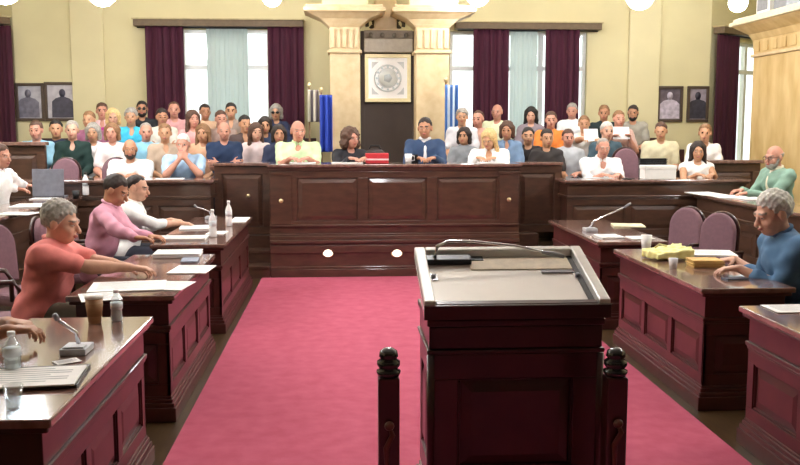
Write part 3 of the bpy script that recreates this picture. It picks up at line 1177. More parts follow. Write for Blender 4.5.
def desk(label, x0, x1, y0, y1, z0=0, h=.763, n=3, side=1, sides='', wood=WOODF, group=None, endp=1, name='desk', frieze=.13):
    """a closed panelled desk; x0..x1,y0..y1 is its table top. sides: which faces are panelled: a=aisle, n=near, f=far, b=back"""
    cx, cy = (x0 + x1) / 2, (y0 + y1) / 2
    t = thing(name, label, 'desk', (cx, cy, z0), 0, group)
    hx, hy = (x1 - x0) / 2, (y1 - y0) / 2
    o = .045           # overhang of the top
    bx, by = hx - o, hy - o
    tp = MB()
    tp.box(-hx, hx, -hy, hy, h - .032, h)
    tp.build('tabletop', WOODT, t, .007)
    MB().box(-hx + .015, hx - .015, -hy + .015, hy - .015, h - .055, h - .033).build('top_moulding', wood, t, .008)
    zf = h - .055 - frieze
    MB().box(-bx, bx, -by, by, zf, h - .056).build('frieze', wood, t, .003)
    e = .014
    MB().box(-bx - e, bx + e, -by - e, by + e, zf - .026, zf - .001).box(-bx - e * .5, bx + e * .5, -by - e * .5, by + e * .5, zf - .042, zf - .026).build('bead_moulding', wood, t, .006)
    zt = zf - .043
    pl = .15
    g = .022
    MB().box(-bx + g, bx - g, -by + g, by - g, pl, zt).build('carcass', wood, t)
    P = MB()
    for (za, zb, ex) in ((0, .085, .032), (.085, .112, .022), (.112, .135, .012), (.135, .15, .004)):
        P.box(-bx - ex, bx + ex, -by - ex, by + ex, za, zb)
    P.build('plinth', wood, t, .005)
    fr = MB()
    ops = []
    faces = {'a': (Tr(-side * (bx - g), side * by * -1 + 0, 0, -side * PI / 2 + 0), 2 * by, n), 'n': None}
    # build the four faces from their outward normals
    def face(nx_, ny_, W, cnt):
        a = math.atan2(ny_, nx_) + PI / 2
        M = Matrix.Rotation(a, 4, 'Z')
        depth = (bx if nx_ else by) - g
        M = M @ Matrix.Translation((-W / 2, -depth, 0))
        op = face_frame(fr, M, W, pl, zt, cnt, th=g)
        return [(q, M) for q in op]
    L = []
    if 'a' in sides:
        L += face(side, 0, 2 * by, n)
    if 'b' in sides:
        L += face(-side, 0, 2 * by, n)
    if 'n' in sides:
        L += face(0, -1, 2 * bx, endp)
    if 'f' in sides:
        L += face(0, 1, 2 * bx, endp)
    fr.build('panel_frame', wood, t, .003)
    for q, M in L:
        raised(q, M).build('panel', wood, t)
    return t


RL = 'panelled mahogany desks along the carpet, left side'
RR = 'panelled mahogany desks along the carpet, right side'
AL, AR = -.975, 2.15
desk('nearest left mahogany desk, with the bottle and open papers on it', AL - .62, AL, 2.97, 4.62, side=1, sides='anfb', group=RL)
desk('middle left mahogany desk, under the arm of the salmon polo shirt', AL - .62, AL, 5.20, 6.91, side=1, sides='anfb', group=RL)
desk('farthest left mahogany desk, with two white bottles on it', AL - .62, AL, 7.49, 9.80, side=1, sides='anfb', group=RL)
desk('nearest right mahogany desk, cut by the right edge of the picture', AR, AR + .62, 2.9, 4.70, side=-1, sides='anfb', group=RR)
desk('middle right mahogany desk, in front of the person in a blue shirt', AR, AR + .59, 5.21, 6.99, side=-1, sides='anfb', group=RR)
desk('farthest right mahogany desk, with the gooseneck microphone on it', AR, AR + .62, 7.44, 9.25, side=-1, sides='anfb', group=RR)

# ---- carpet
t = tag(MB().box(-.93, 2.085, -2.5, 10.28, .0005, .012).build('carpet', CARPET), 'long crimson carpet running up the aisle to the dais', 'carpet')

# ---- raised floors
PZ = .2
st('platform_left', MB().box(-6.2, -2.72, 6.4, 10.38, 0, PZ), PARQ, .004)
st('platform_right', MB().box(3.92, 7.2, 6.4, 10.38, 0, PZ).box(3.92, 7.2, 10.38, 10.39, 0, .1), PARQ, .004)
BZ = .3
st('platform_back_left', MB().box(-6.2, -1.16, 10.39, 11.45, 0, BZ), PARQ, .004)
st('platform_back_right', MB().box(2.40, 5.4, 10.39, 11.45, 0, BZ), PARQ, .004)
DZ = .437
DX0, DX1 = -.835, 2.06
# gallery tiers left and right of the pillars
TZ1, TZ2, TZ3 = .45, .62, .78
for nm, xa, xb in (('gallery_left', -6.2, -.30), ('gallery_right', 1.70, 7.0)):
    mb = MB()
    mb.box(xa, xb, 11.46, 12.38, 0, TZ1).box(xa, xb, 12.38, 13.24, 0, TZ2).box(xa, xb, 13.24, 14.76, 0, TZ3)
    st(nm, mb, PARQ)

# ---- the dais: platform, long panelled bench front, two wings
mb = MB()
mb.box(DX0, DX1, 10.33, 14.4, 0, DZ).box(-1.15, DX0, 10.80, 11.455, .0, DZ).box(DX1, 2.39, 10.80, 11.455, 0, DZ)
mb.box(DX0, DX1, 10.31, 10.33, DZ - .15, DZ - .06)
mb.box(DX0, DX1, 10.30, 10.33, DZ - .035, DZ).box(DX0, DX1, 10.295, 10.33, 0, .10).box(DX0, DX1, 10.31, 10.33, .10, .13)
st('dais_platform', mb, WOODB, .006)
mb = MB()
for k in range(2):
    mb.box(-1.16, DX0 - .003, 10.28 + .25 * k, 10.79, .146 * k, .146 * (k + 1))
    mb.box(-1.16, DX0 - .003, 10.265 + .25 * k, 10.30 + .25 * k, .146 * (k + 1) - .03, .146 * (k + 1) + .002)
tag(mb.build('steps', WOODB, None, .004), 'small wooden steps up to the dais at its left end', 'steps')

t = thing('dais_bench', 'long panelled wooden bench front of the dais with three wide panels', 'bench', (.61, 10.5, DZ + .001))
W = DX1 - DX0
top = 1.305 - DZ
y0, y1 = -.14, .46
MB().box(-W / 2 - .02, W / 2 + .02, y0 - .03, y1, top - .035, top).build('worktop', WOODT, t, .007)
MB().box(-W / 2, W / 2, y0 - .012, y0 + .06, top - .075, top - .036).build('top_moulding', WOODB, t, .008)
MB().box(-W / 2, W / 2, y0 + .018, y0 + .07, .0, top - .076).build('carcass', WOODB, t)
MB().box(-W / 2, -W / 2 + .05, y0 + .08, y1 - .02, 0, top - .04).box(W / 2 - .05, W / 2, y0 + .08, y1 - .02, 0, top - .04).build('end_panel', WOODB, t)
fr = MB()
px2x = lambda px: at(px, 200, Y=10.36)[0] - .61
edges = [(297, 358), (368, 427), (437, 497)]
zlo, zhi = .215, top - .155
M = Tr(0, y0 + .018, 0)
fr.box(-W / 2, W / 2, -.018, 0, zhi, top - .08, M).box(-W / 2, W / 2, -.018, 0, .07, zlo, M)
xs = [-W / 2] + [px2x(v) for e_ in edges for v in e_] + [W / 2]
for i in range(0, 8, 2):
    fr.box(xs[i], xs[i + 1], -.018, 0, zlo, zhi, M)
fr.build('panel_frame', WOODB, t, .004)
for e_ in edges:
    raised((px2x(e_[0]), px2x(e_[1]), zlo, zhi), M).build('panel', WOODB, t)
MB().box(-W / 2, W / 2, y0 - .035, y0 + .016, 0, .045).box(-W / 2, W / 2, y0 - .02, y0 + .016, .045, .07).box(-W / 2, W / 2, y0 - .022, y0 + .0, .15, .175).build('base_moulding', WOODB, t, .006)
for x0, x1 in ((-W / 2 + .0, px2x(293)), (px2x(498), W / 2)):
    p = MB().box(x0 + .015, x1 - .015, -.035, -.019, .18, top - .1, M).box(x0, x1, -.042, -.019, top - .12, top - .085, M).build('pilaster', WOODB, t, .004)
    MB().sphere(((x0 + x1) / 2, y0 - .02, (at(283, 201, Y=10.33)[2] - DZ)), .026, 14, 10).build('knob', BRASS, p)


def wing(label, x0, x1, y, z0):
    t = thing('dais_wing', label, 'bench', ((x0 + x1) / 2, y, z0), 0)
    W = x1 - x0
    top = 1.30 - z0
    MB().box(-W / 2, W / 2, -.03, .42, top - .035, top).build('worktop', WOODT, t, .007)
    MB().box(-W / 2 + .01, W / 2 - .01, .02, .07, 0, top - .036).build('carcass', WOODB, t)
    fr = MB()
    M = Tr(-W / 2 + .01, .02, 0)
    op = face_frame(fr, M, W - .02, .0, top - .04, 1, .09, .09, .02)
    fr.build('panel_frame', WOODB, t, .004)
    for q in op:
        p = raised(q, M).build('panel', WOODB, t)
    MB().box(-W / 2 + .012, -W / 2 + .06, .08, .40, 0, top - .04).box(W / 2 - .06, W / 2 - .012, .08, .40, 0, top - .04).build('end_panel', WOODB, t)
    return t


t = wing('set-back left wing of the dais bench, above the steps', at(213, 165, Y=10.93)[0], DX0 - .025, 10.94, BZ + .138)
MB().sphere((at(248, 196, Y=10.9)[0] - t.location.x, .0, at(248, 196, Y=10.9)[2] - t.location.z), .024, 14, 10).build('knob', BRASS, t)
t = wing('set-back right wing of the dais bench, dark and turned at its end', DX1 + .025, at(563, 165, Y=10.93)[0], 10.94, BZ + .138)

# riser lights
for px, lb in ((328, 'left oval white light set in the dais riser'), (397, 'oval white light in the dais riser nearer the lectern')):
    p = at(px, 253, Y=10.32)
    t = thing('step_light', lb, 'light', (p[0], 10.329, p[2]), 0, 'oval lights in the dais riser')
    MB().lathe([(.068, 0), (.068, .008), (.058, .014)], 24, M=Matrix.Rotation(PI / 2, 4, 'X') @ Matrix.Diagonal((1, .78, 1, 1))).build('bezel', BRASS, t)
    MB().lathe([(.055, .0145), (.045, .026), (.001, .03)], 24, M=Matrix.Rotation(PI / 2, 4, 'X') @ Matrix.Diagonal((1, .78, 1, 1))).build('lens', mat('warm_lens', '#ffe9cf', .4, var=.02, emit=1.6), t)

# ---- back desks
desk('long panelled desk at the back left, before the people in white and light blue', -4.0, -1.47, 10.40, 10.90, BZ, .83, 3, 1, 'n', WOODB, None, 4, 'long_desk')
desk('long panelled desk at the back right, before the person in a white shirt', 2.60, 4.85, 10.40, 10.90, BZ, .81, 3, -1, 'n', WOODB, None, 3, 'long_desk')
# ---- outer desks
desk('outer left desk with the laptop on it, behind the far left aisle desk', -3.42, -2.92, 7.2, 10.32, PZ, .76, 4, 1, 'an', WOODB, None, 1, 'outer_desk')
desk('outer right desk before the bald person in a green jacket', 4.10, 4.56, 7.2, 10.32, PZ, .76, 4, -1, 'an', WOODB, None, 1, 'outer_desk')

# ---- balustrades in front of the gallery
def balus(label, x0, x1, y, z0, z1):
    t = thing('balustrade', label, 'partition', ((x0 + x1) / 2, y, z0))
    W = x1 - x0
    h = z1 - z0
    MB().box(-W / 2 - .02, W / 2 + .02, -.06, .12, h - .045, h).build('handrail', WOODT, t, .01)  # rail shares the table top colour with its painted glare
    MB().box(-W / 2, W / 2, .02, .07, 0, h - .046).build('carcass', WOODB, t)
    fr = MB()
    M = Tr(-W / 2, .02, 0)
    op = face_frame(fr, M, W, 0, h - .05, 2 if W > .9 else 1, .1, .1, .02)
    fr.build('panel_frame', WOODB, t, .004)
    for q in op:
        raised(q, M, .02).build('panel', WOODB, t)
    return t


balus('high panelled balustrade with reflection painted pale into its rail, left below the photographs', -5.4, at(46, 145, Y=11.36)[0], 11.30, BZ, at(30, 142, Y=11.28)[2])
balus('panelled balustrade at the far right below the bright window', at(706, 160, Y=11.36)[0], 5.38, 11.30, BZ, at(720, 160, Y=11.28)[2])


# ---- gallery benches
def pew(label, x0, x1, y, z):
    t = thing('gallery_bench', label, 'bench', ((x0 + x1) / 2, y, z), 0, 'wooden gallery benches')
    W = x1 - x0
    MB().box(-W / 2, W / 2, -.34, .30, .36, .395).build('seat', WOODD, t, .006)
    MB().box(-W / 2, W / 2, .305, .335, .38, .78).build('backrest', WOODD, t, .008)
    for x in (-W / 2 + .05, 0, W / 2 - .05):
        MB().box(x - .025, x + .025, -.30, .32, 0, .358).build('leg', WOODD, t)


for lb, xa, xb in (('left', -4.7, -.40), ('right', 1.78, 5.1)):
    pew('front gallery bench on the %s side, behind the desks' % lb, xa, xb, 12.02, TZ1)
    pew('middle gallery bench on the %s side of the pillars' % lb, xa, xb, 12.88, TZ2)

# ---- lectern
LYF, LYB = 3.70, 4.22
LX0, LX1 = at(424, 303, Y=LYF)[0], at(611, 300, Y=LYF)[0]
HF, HB = at(520, 302, Y=LYF)[2] - .012, at(500, 246, Y=LYB)[2] - .02
t = thing('lectern', 'dark mahogany lectern with reflections painted pale into its sloping top, in mid carpet', 'lectern', ((LX0 + LX1) / 2, (LYF + LYB) / 2, .0125))
hx, hy = (LX1 - LX0) / 2, (LYB - LYF) / 2
zf, zb = HF - .0125, HB - .0125
sl = (zb - zf) / (2 * hy)
zz = lambda y, off=0: zf + (y + hy) * sl + off
def slab(x0, x1, y0, y1, o0, o1):
    return [(x0, y0, zz(y0, o0)), (x1, y0, zz(y0, o0)), (x1, y1, zz(y1, o0)), (x0, y1, zz(y1, o0)), (x0, y0, zz(y0, o1)), (x1, y0, zz(y0, o1)), (x1, y1, zz(y1, o1)), (x0, y1, zz(y1, o1))]
BF = [(3, 2, 1, 0), (4, 5, 6, 7), (0, 1, 5, 4), (1, 2, 6, 5), (2, 3, 7, 6), (3, 0, 4, 7)]
LTOP = mat('lectern_top_painted_reflection', '#dddad3', .14, scale=4, var=.05, coat=1, spec=.9)  # bright reflections painted into the base colour of the sloping top
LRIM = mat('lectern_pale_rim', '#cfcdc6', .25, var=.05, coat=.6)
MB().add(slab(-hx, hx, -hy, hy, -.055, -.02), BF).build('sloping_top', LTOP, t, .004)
rm = MB()
w = .05
rm.add(slab(-hx, -hx + w, -hy + .0, hy, -.0195, .02), BF).add(slab(hx - w, hx, -hy, hy, -.0195, .02), BF).add(slab(-hx + w, hx - w, hy - .035, hy, -.0195, .02), BF)
rm.build('rim', LRIM, t, .006)
MB().add(slab(-hx + w + .002, hx - w - .002, -hy, -hy + .03, -.0195, .006), BF).add(slab(-hx, hx, -hy - .012, -hy - .001, -.056, .004), BF).build('book_stop', WOODD, t, .003)
MB().add(slab(hx - w - .026, hx - w - .001, -hy + .032, hy - .036, -.0195, -.014), BF).build('gutter', BLACK, t)
MB().add(slab(-hx + w + .03, -hx + w + .27, hy - .075, hy - .036, -.0195, -.012), BF).build('pen_slot', BLACK, t)
# body
b = .045
bx0, bx1, by0, by1 = -hx + b, hx - b, -hy + b, hy - b
ztb = zf - .065
body = MB()
body.add([(bx0, by0, .14), (bx1, by0, .14), (bx1, by1, .14), (bx0, by1, .14), (bx0, by0, zz(by0, -.056)), (bx1, by0, zz(by0, -.056)), (bx1, by1, zz(by1, -.056)), (bx0, by1, zz(by1, -.056))], BF)
body.build('carcass', WOODD, t)
MB().box(bx0 - .035, bx1 + .035, by0 - .035, by1 + .035, 0, .09).box(bx0 - .022, bx1 + .022, by0 - .022, by1 + .022, .09, .115).box(bx0 - .012, bx1 + .012, by0 - .012, by1 + .012, .115, .14).build('plinth', WOODD, t, .005)
e = .03
MB().box(bx0 - e, bx1 + e, by0 - e, by1 + e, ztb - .03, ztb).box(bx0 - .02, bx1 + .02, by0 - .02, by1 + .02, ztb - .13, ztb - .031).box(bx0 - .03, bx1 + .03, by0 - .03, by1 + .03, ztb - .15, ztb - .131).build('cornice', WOODD, t, .006)
fr = MB()
M = Tr(bx0, by0, 0)
op = face_frame(fr, M, bx1 - bx0, .14, ztb - .151, 1, .105, .11, .02)
pp = [(q, M) for q in op]
for s in (-1, 1):
    M = Matrix.Rotation(s * PI / 2, 4, 'Z') @ Matrix.Translation((-(by1 - by0) / 2, -bx1, 0))
    pp += [(q, M) for q in face_frame(fr, M, by1 - by0, .14, ztb - .151, 1, .08, .11, .02)]
M = Matrix.Rotation(PI, 4, 'Z') @ Matrix.Translation((bx0, -by1, 0))
pp += [(q, M) for q in face_frame(fr, M, bx1 - bx0, .14, ztb - .151, 1, .105, .11, .02)]
fr.build('panel_frame', WOODD, t, .004)
for q, M in pp:
    raised(q, M, .02).build('panel', WOODD, t)
for s in (-1, 1):
    MB().tube([(s * (bx1 + .012), by0 - .012, .145), (s * (bx1 + .012), by0 - .012, ztb - .155)], .018, 10).build('corner_column', WOODD, t)
LECT = t
LOFF = np.array([(LX0 + LX1) / 2, (LYF + LYB) / 2, .0125])
# things on the lectern
def onlect(x, y, off=-.0195):
    return (LOFF[0] + x, LOFF[1] + y, LOFF[2] + zz(y, off))
LT = Matrix.Rotation(math.atan(sl), 4, 'X')
def lthing(name, label, cat, x, y, off=-.0195):
    t = thing(name, label, cat, onlect(x, y, off))
    t.rotation_euler = (math.atan(sl), 0, 0)
    return t
t = lthing('gooseneck_microphone', 'black and chrome gooseneck microphone lying across the lectern top', 'microphone', -.28, .175)
MB().box(-.09, .14, -.03, .03, .001, .03).build('base', BLACK, t, .006)
pts = [(-.03, 0, .03), (-.02, .01, .08), (.03, .02, .10), (.15, .03, .095), (.35, .02, .075), (.5, -.02, .055)]
MB().tube(pts, [.010, .010, .009, .008, .007, .007], 8).build('gooseneck', CHROME, t)
MB().tube([(.47, -.012, .058), (.52, -.025, .052), (.57, -.04, .046)], [.008, .012, .009], 10).build('microphone_head', GREYP, t)
t = lthing('paper_sheet', 'cream paper sheet along the upper edge of the lectern', 'paper', .09, .16, -.0185)
MB().box(-.24, .27, -.065, .05, 0, .003).build('sheet', mat('cream_paper', '#ddd0ba', .7), t)
t = lthing('ruler', 'thin dark bar lying at the right of the lectern top', 'ruler', .26, .07, -.0185)
MB().box(-.09, .06, -.012, .012, 0, .006).build('bar', GREYP, t)
for s in (-1, 1):
    t = lthing('push_button', 'small grey button on the %s side of the lectern top' % ('left' if s < 0 else 'right'), 'button', s * .33, .03, -.0195)
    MB().lathe([(.012, 0), (.012, .012), (.008, .016)], 14).build('cap', GREYP, t)
    MB().box(-.018, .018, -.03, .03, .0, .004).build('plate', CHROME, t)

# ---- posts in front of the lectern
for px, lb in ((388.5, 'dark carved wooden post with finial, left of the lectern'), (616, 'dark carved wooden post with finial, right of the lectern')):
    p = at(px, 347, Y=3.40)
    t = thing('newel_post', lb, 'post', (p[0], 3.40, .0125), 0, 'dark posts in front of the lectern')
    h = p[2] - .0125
    a = .041
    MB().box(-a, a, -a, a, .10, h - .115).build('shaft', WOODD, t, .006)
    MB().box(-a - .02, a + .02, -a - .02, a + .02, 0, .10).build('base', WOODD, t, .008)
    MB().lathe([(.040, h - .115), (.047, h - .10), (.047, h - .092), (.034, h - .086), (.045, h - .07), (.045, h - .055), (.030, h - .044), (.038, h - .036), (.034, h - .015), (.018, h - .004), (.001, h)], 20).build('finial', mat('black_lacquer', '#1c1a1a', .22, coat=.5), t)
    MB().lathe([(.012, 0), (.02, .015), (.012, .03)], 12, M=Tr(0, -a, h * .66, 0, PI / 2)).tube([(0, -a - .008, h * .66), (.012, -a - .02, h * .62), (-.012, -a - .014, h * .56), (-.006, -a - .01, h * .38)], [.009, .011, .012, .006], 8).build('carving', mat('carved_brown', '#5c3226', .35), t)


# ---- chairs
def armchair(label, x, y, z0, rz, h=1.05, fab=MAUVE, group=None, arms=True):
    t = thing('padded_chair', label, 'chair', (x, y, z0), rz, group)
    MB().box(-.24, .24, -.24, .22, .40, .49).build('seat', fab, t, .03)
    # back: a rounded upright pad
    hb = h - .52
    poly = []
    for a in np.linspace(0, PI, 15):
        poly.append((.16 * math.cos(a) * (1 if a < PI else 1), hb - .17 + .17 * math.sin(a)))
    poly += [(-.16, 0), (.16, 0)]
    M = Tr(0, .25, .52, 0, PI / 2 - .1)
    MB().prism(poly, -.035, .035, M).build('backrest', fab, t, .02)
    poly2 = [(q[0] * 1.1, q[1] * 1.04 + .0) for q in poly]
    MB().prism(poly2, -.062, -.036, M).build('back_shell', WOODD, t, .008)
    for sx in (-1, 1):
        for yy in (-.19, .19):
            MB().box(sx * .2 - .02, sx * .2 + .02, yy - .02, yy + .02, 0, .398).build('leg', WOODD, t, .004)
        if arms:
            MB().tube([(sx * .25, .2, .48), (sx * .26, .2, .66), (sx * .26, -.12, .68), (sx * .25, -.16, .62), (sx * .245, -.16, .45)], .018, 8).build('armrest', WOODD, t)
    return t


GC = 'mauve padded chairs'
c1 = at(673, 224, Y=8.0)
armchair('mauve padded chair left of the pair behind the far right desk', c1[0], 8.05, 0, math.radians(-50), .98, group=GC)
c2 = at(704, 229, Y=7.5)
armchair('mauve padded chair right of the pair, nearer the blue-shirted person', c2[0], 7.52, 0, math.radians(-50), .98, group=GC)
c3 = at(24, 250, Y=6.9)
armchair('mauve padded chair behind the salmon polo shirt, against the outer desk', c3[0] - .05, 7.0, 0, math.radians(60), .98, group=GC)
armchair('mauve chair at the left edge on which the salmon polo shirt sits', -2.36, 5.95, 0, math.radians(90), .98, group=GC)
armchair('mauve chair at the left edge, nearest the camera', -2.22, 3.75, 0, math.radians(90), .98, group=GC)
armchair('mauve chair under the person in a pink shirt', -2.32, 7.95, 0, math.radians(90), .95, group=GC)
armchair('mauve chair under the person in white next to the pink shirt', -2.36, 8.8, 0, math.radians(90), .95, group=GC)
armchair('mauve chair under the blue-shirted grey-haired person at right', 3.18, 5.62, 0, math.radians(-90), 1.0, group=GC)
for px, py, Y, lb in ((62, 165, 11.18, 'mauve chair back behind the laptop at the back left desk'), (630, 148, 11.2, 'mauve chair back between the white shirt and the beige shirt'), (112, 152, 11.2, 'chair back hidden beside the bearded person in white')):
    p = at(px, py, Y=Y)
    armchair(lb, p[0], Y - .15, BZ, 0, 1.05 if py > 150 else 1.16, MAUVE, GC, False)
# dais chairs
for px, lb in ((298, 'dais chair behind the pale green shirt'), (350, 'dais chair behind the curly-haired person in black'), (425, 'dais chair behind the person in a dark jacket'), (488, 'dais chair behind the blond person in white')):
    p = at(px, 150, Y=11.35)
    armchair(lb, p[0], 11.22, DZ, 0, .98, MAUVE, 'chairs on the dais', False)
# ------------------------------------------------------------------ things on the desks
HT = .763 + .001


def bottle(label, px, py, z, h=.22, r=.033, cap='#f4f4f4', m=None, group=None):
    p = at(px, py, Z=z)
    t = thing('water_bottle', label, 'bottle', tuple(p), 0, group)
    b = MB().lathe([(r * .9, 0), (r, .01), (r, h * .3), (r * .93, h * .34), (r, h * .38), (r, h * .62), (r * .75, h * .74), (r * .4, h * .84), (r * .38, h * .9)], 18)
    b.build('bottle_body', m or CLEAR, t)
    MB().lathe([(r * .86, .004), (r * .9, h * .5), (r * .9, h * .505)], 16).build('water', mat('water_white', '#e4ebec', .15, var=.02), t)
    MB().lathe([(r * .46, h * .9), (r * .46, h * .99), (r * .4, h)], 14).build('cap', mat('cap_' + cap.strip('#'), cap, .4), t)
    MB().lathe([(r * 1.015, h * .4), (r * 1.015, h * .6)], 18).build('label_band', mat('bottle_label', '#dfe6ea', .5), t)
    return t


def cup(label, px, py, z, h=.12, r=.04, col='#f3f3f0', lid=None, sleeve=None, m=None, contents=None):
    p = at(px, py, Z=z)
    t = thing('cup', label, 'cup', tuple(p))
    MB().lathe([(r * .72, 0), (r, h), (r * .93, h), (r * .70, .006), (.001, .006)], 20).build('cup_body', m or mat('cup_' + col.strip('#'), col, .5), t)
    if lid:
        MB().lathe([(r * 1.05, h), (r * 1.05, h + .012), (r * .85, h + .018), (.001, h + .018)], 20).build('lid', mat('cup_lid', lid, .4), t)
    if sleeve:
        MB().lathe([(r * .84, h * .3), (r * 1.0, h * .8)], 20).build('sleeve', mat('cup_sleeve', sleeve, .7), t)
    return t


PAPN = [0]


def paper(label, px, py, z, w, d, rz=0, th=.003, m=None, name='paper_sheet', cat='paper', lines=True, group=None):
    p = at(px, py, Z=z)
    t = thing(name, label, cat, (p[0], p[1], z + .0006 * (PAPN[0] % 3)), math.radians(rz), group)
    PAPN[0] += 1
    b = MB()
    n = max(1, int(th / .008))
    for i in range(n):
        o = .006 * math.sin(i * 2.3) if n > 1 else 0
        b.box(-w / 2 + o, w / 2 + o, -d / 2 - o, d / 2 - o, th * i / n, th * (i + .96) / n)
    s = b.build('sheet', m or PAPER, t)
    if lines:
        l = MB()
        for i in range(7):
            y = d * (.36 - .11 * i)
            l.box(-w * .4, w * (.4 if i % 3 else .22), y, y + d * .022, th, th + .0008)
        l.build('printed_lines', mat('print_ink', '#c4c7ca', .7), s)
    return t


def mic(label, px, py, z, tip, lean=0):
    p = at(px, py, Z=z)
    q = at(tip[0], tip[1], Y=p[1] - .03) - p
    t = thing('desk_microphone', label, 'microphone', tuple(p))
    MB().box(-.055, .055, -.07, .07, 0, .028).box(-.045, .045, -.06, .0, .028, .036).build('base', mat('mic_base_grey', '#b9bcc2', .4), t, .008)
    pts = [np.array([0, .03, .03]), np.array([0, .03, .06]) + q * .12, q * .5 + np.array([0, .015, .03]), q * .85]
    MB().tube(pts, [.010, .009, .008, .008], 8).build('gooseneck', CHROME, t)
    MB().tube([q * .84, q * .95, q], [.010, .014, .009], 10).build('microphone_head', GREYP, t)
    return t


# nearest left desk
bottle('short clear water bottle standing behind the open papers on the nearest left desk', 13, 372, HT, .165, .034)
cup('clear plastic cup at the near edge of the nearest left desk', 14, 409, HT, .085, .034, m=CLEAR)
paper('open white papers with a dark cover on the nearest left desk', 26, 378, HT + .012, .40, .27, 6, .006)
paper('dark folder under the open papers on the nearest left desk', 26, 379, HT, .43, .30, 6, .010, mat('dark_folder', '#3a332a', .5), 'folder', 'folder', False)
mic('white desk microphone with a long thin stem on the nearest left desk', 77, 352, HT, (54, 314))
paper('small white note beside the microphone base on the nearest left desk', 67, 362, HT, .10, .07, 35, .003)
cup('tan takeaway coffee cup with a white lid on the nearest left desk', 95, 323, HT, .125, .042, '#b98d62', '#f2f0ea', '#a87a4e')
bottle('clear water bottle beside the takeaway coffee cup', 117, 321, HT, .16, .03)
# middle left desk
for px, py, w, d, rz, th, lb in ((178, 256, .34, .26, 3, .035, 'thick white paper stack at the far end of the middle left desk'), (128, 287, .44, .34, 8, .008, 'white papers under the outstretched arm of the salmon polo shirt'),
                                 (192, 270, .26, .34, -4, .006, 'white paper enlarged to stand for glare, carpet edge of the middle left desk'), (100, 297, .22, .26, 20, .004, 'white sheet close to the salmon polo shirt'),  # carpet-edge sheet enlarged, its white stands in for glare on the desk
                                 (168, 286, .26, .30, -8, .004, 'bluish white sheet right of the outstretched hand')):
    paper(lb, px, py, HT, w, d, rz, th)
paper('grey blue notebook on the middle left desk beside the hand', 190, 261, HT, .12, .2, 5, .012, mat('notebook_blue', '#8c95a8', .6), 'notebook', 'notebook', False)
# farthest left desk
for px, py, w, d, rz, th, lb in ((180, 239, .46, .24, 0, .02, 'white papers at the near end of the farthest left desk'), (196, 228, .3, .3, 6, .012, 'white papers in front of the person in white at the farthest left desk'),
                                 (240, 220, .16, .5, 0, .004, 'narrow white strip at the far carpet corner of the farthest left desk'), (217, 233, .16, .24, -5, .006, 'white sheet by the two bottles on the farthest left desk')):  # first entry: narrow white strip along the carpet side
    paper(lb, px, py, HT, w, d, rz, th)
bottle('nearer of the two white bottles on the farthest left desk', 213, 237, HT, .245, .034, m=PLAST)
bottle('farther and taller of the two white bottles on the farthest left desk', 229, 226, HT, .25, .033, m=PLAST)
mic('chrome gooseneck microphone on the farthest left desk', 211, 219, HT, (194, 205))
# outer left desk
OT = PZ + .76 + .001
p = at(60, 196, Z=OT)
t = thing('laptop', 'open grey laptop seen from behind on the outer left desk', 'laptop', (-3.2, 10.02, OT), math.radians(6))
MB().box(-.165, .165, 0, .23, 0, .016).build('base', mat('laptop_grey', '#70727c', .4, metal=.3), t, .004)
s = MB().box(-.165, .165, -.008, .0, 0, .30, Tr(0, -.002, .016, 0, -.12)).build('screen', mat('laptop_lid', '#7b7d88', .4, metal=.2), t, .004)
MB().box(-.15, .15, .0006, .002, .015, .285, Tr(0, -.002, .016, 0, -.12)).build('display', mat('display_blue', '#8fa7c4', .3, emit=.4), s)
bottle('white bottle beside the open laptop', 86, 195, OT, .26, .036, m=PLAST, cap='#303030')
for px, py, w, d, rz, lb in ((96, 192, .2, .16, 10, 'white papers right of the laptop on the outer left desk'), (30, 206, .3, .4, 5, 'white papers before the person in white at the left edge'), (18, 214, .3, .25, -6, 'white sheets at the near left end of the outer left desk'), (44, 199, .25, .2, 0, 'white sheet left of the laptop')):
    paper(lb, px, py, OT, w, d, rz, .008)
cup('small black cup in front of the laptop', 76, 199, OT, .09, .04, '#1b1b1e')
# right aisle desks
cup('tall white paper cup at the far end of the middle right desk', 646, 253, HT, .14, .042)
YEL = mat('yellow_bag', '#ece58c', .6, scale=30, col2='#f3efb0')
p = at(668, 259, Z=HT)
t = thing('yellow_bag', 'crumpled pale yellow bag lying on the middle right desk', 'bag', tuple(p), .1)
B_ = Field()
B_.ell((0, 0, .03), (.23, .17, .13), None, .03)
B_.cut(lambda X, Y, Z: np.maximum(np.maximum(np.maximum(.002 - Z, Z - .085 - .12 * X - .1 * Y), np.abs(X + .2 * Y) - .155), np.abs(Y) - .11).astype(np.float32))
mesh_from(B_, .008, 'bag_body', [YEL], t, None, lambda X, Y, Z: (.009 * np.abs(np.sin(24 * X + 31 * Y + 9 * Z)) + .006 * np.abs(np.sin(47 * Y - 29 * X + 35 * Z))).astype(np.float32))
MB().tube([(-.12, -.03, .09), (-.10, -.06, .12), (-.04, -.05, .105)], .008, 6).build('handle', YEL, t)
paper('loose white papers beyond the manila envelope on the middle right desk', 712, 254, HT, .32, .3, -12, .012)
paper('thick manila envelope beside the blue-shirted person', 705, 266, HT, .21, .17, -4, .05, mat('manila', '#cfa860', .7, var=.08), 'envelope', 'envelope', False)
cup('small white cup in front of the manila envelope', 673, 269, HT, .075, .032)
t = paper('dark phone lying near the edge of the middle right desk', 735, 279, HT, .15, .08, 8, .009, mat('phone_slate', '#5e6a7c', .2), 'phone', 'phone', False)
mic('chrome gooseneck microphone on the farthest right desk', 590, 231, HT, (631, 203))
paper('white papers before the microphone on the farthest right desk', 609, 237, HT, .2, .24, 4, .012)
paper('pale yellow folder on the farthest right desk', 628, 226, HT, .3, .3, -10, .012, mat('pale_folder', '#d6cfae', .7), 'folder', 'folder', False)
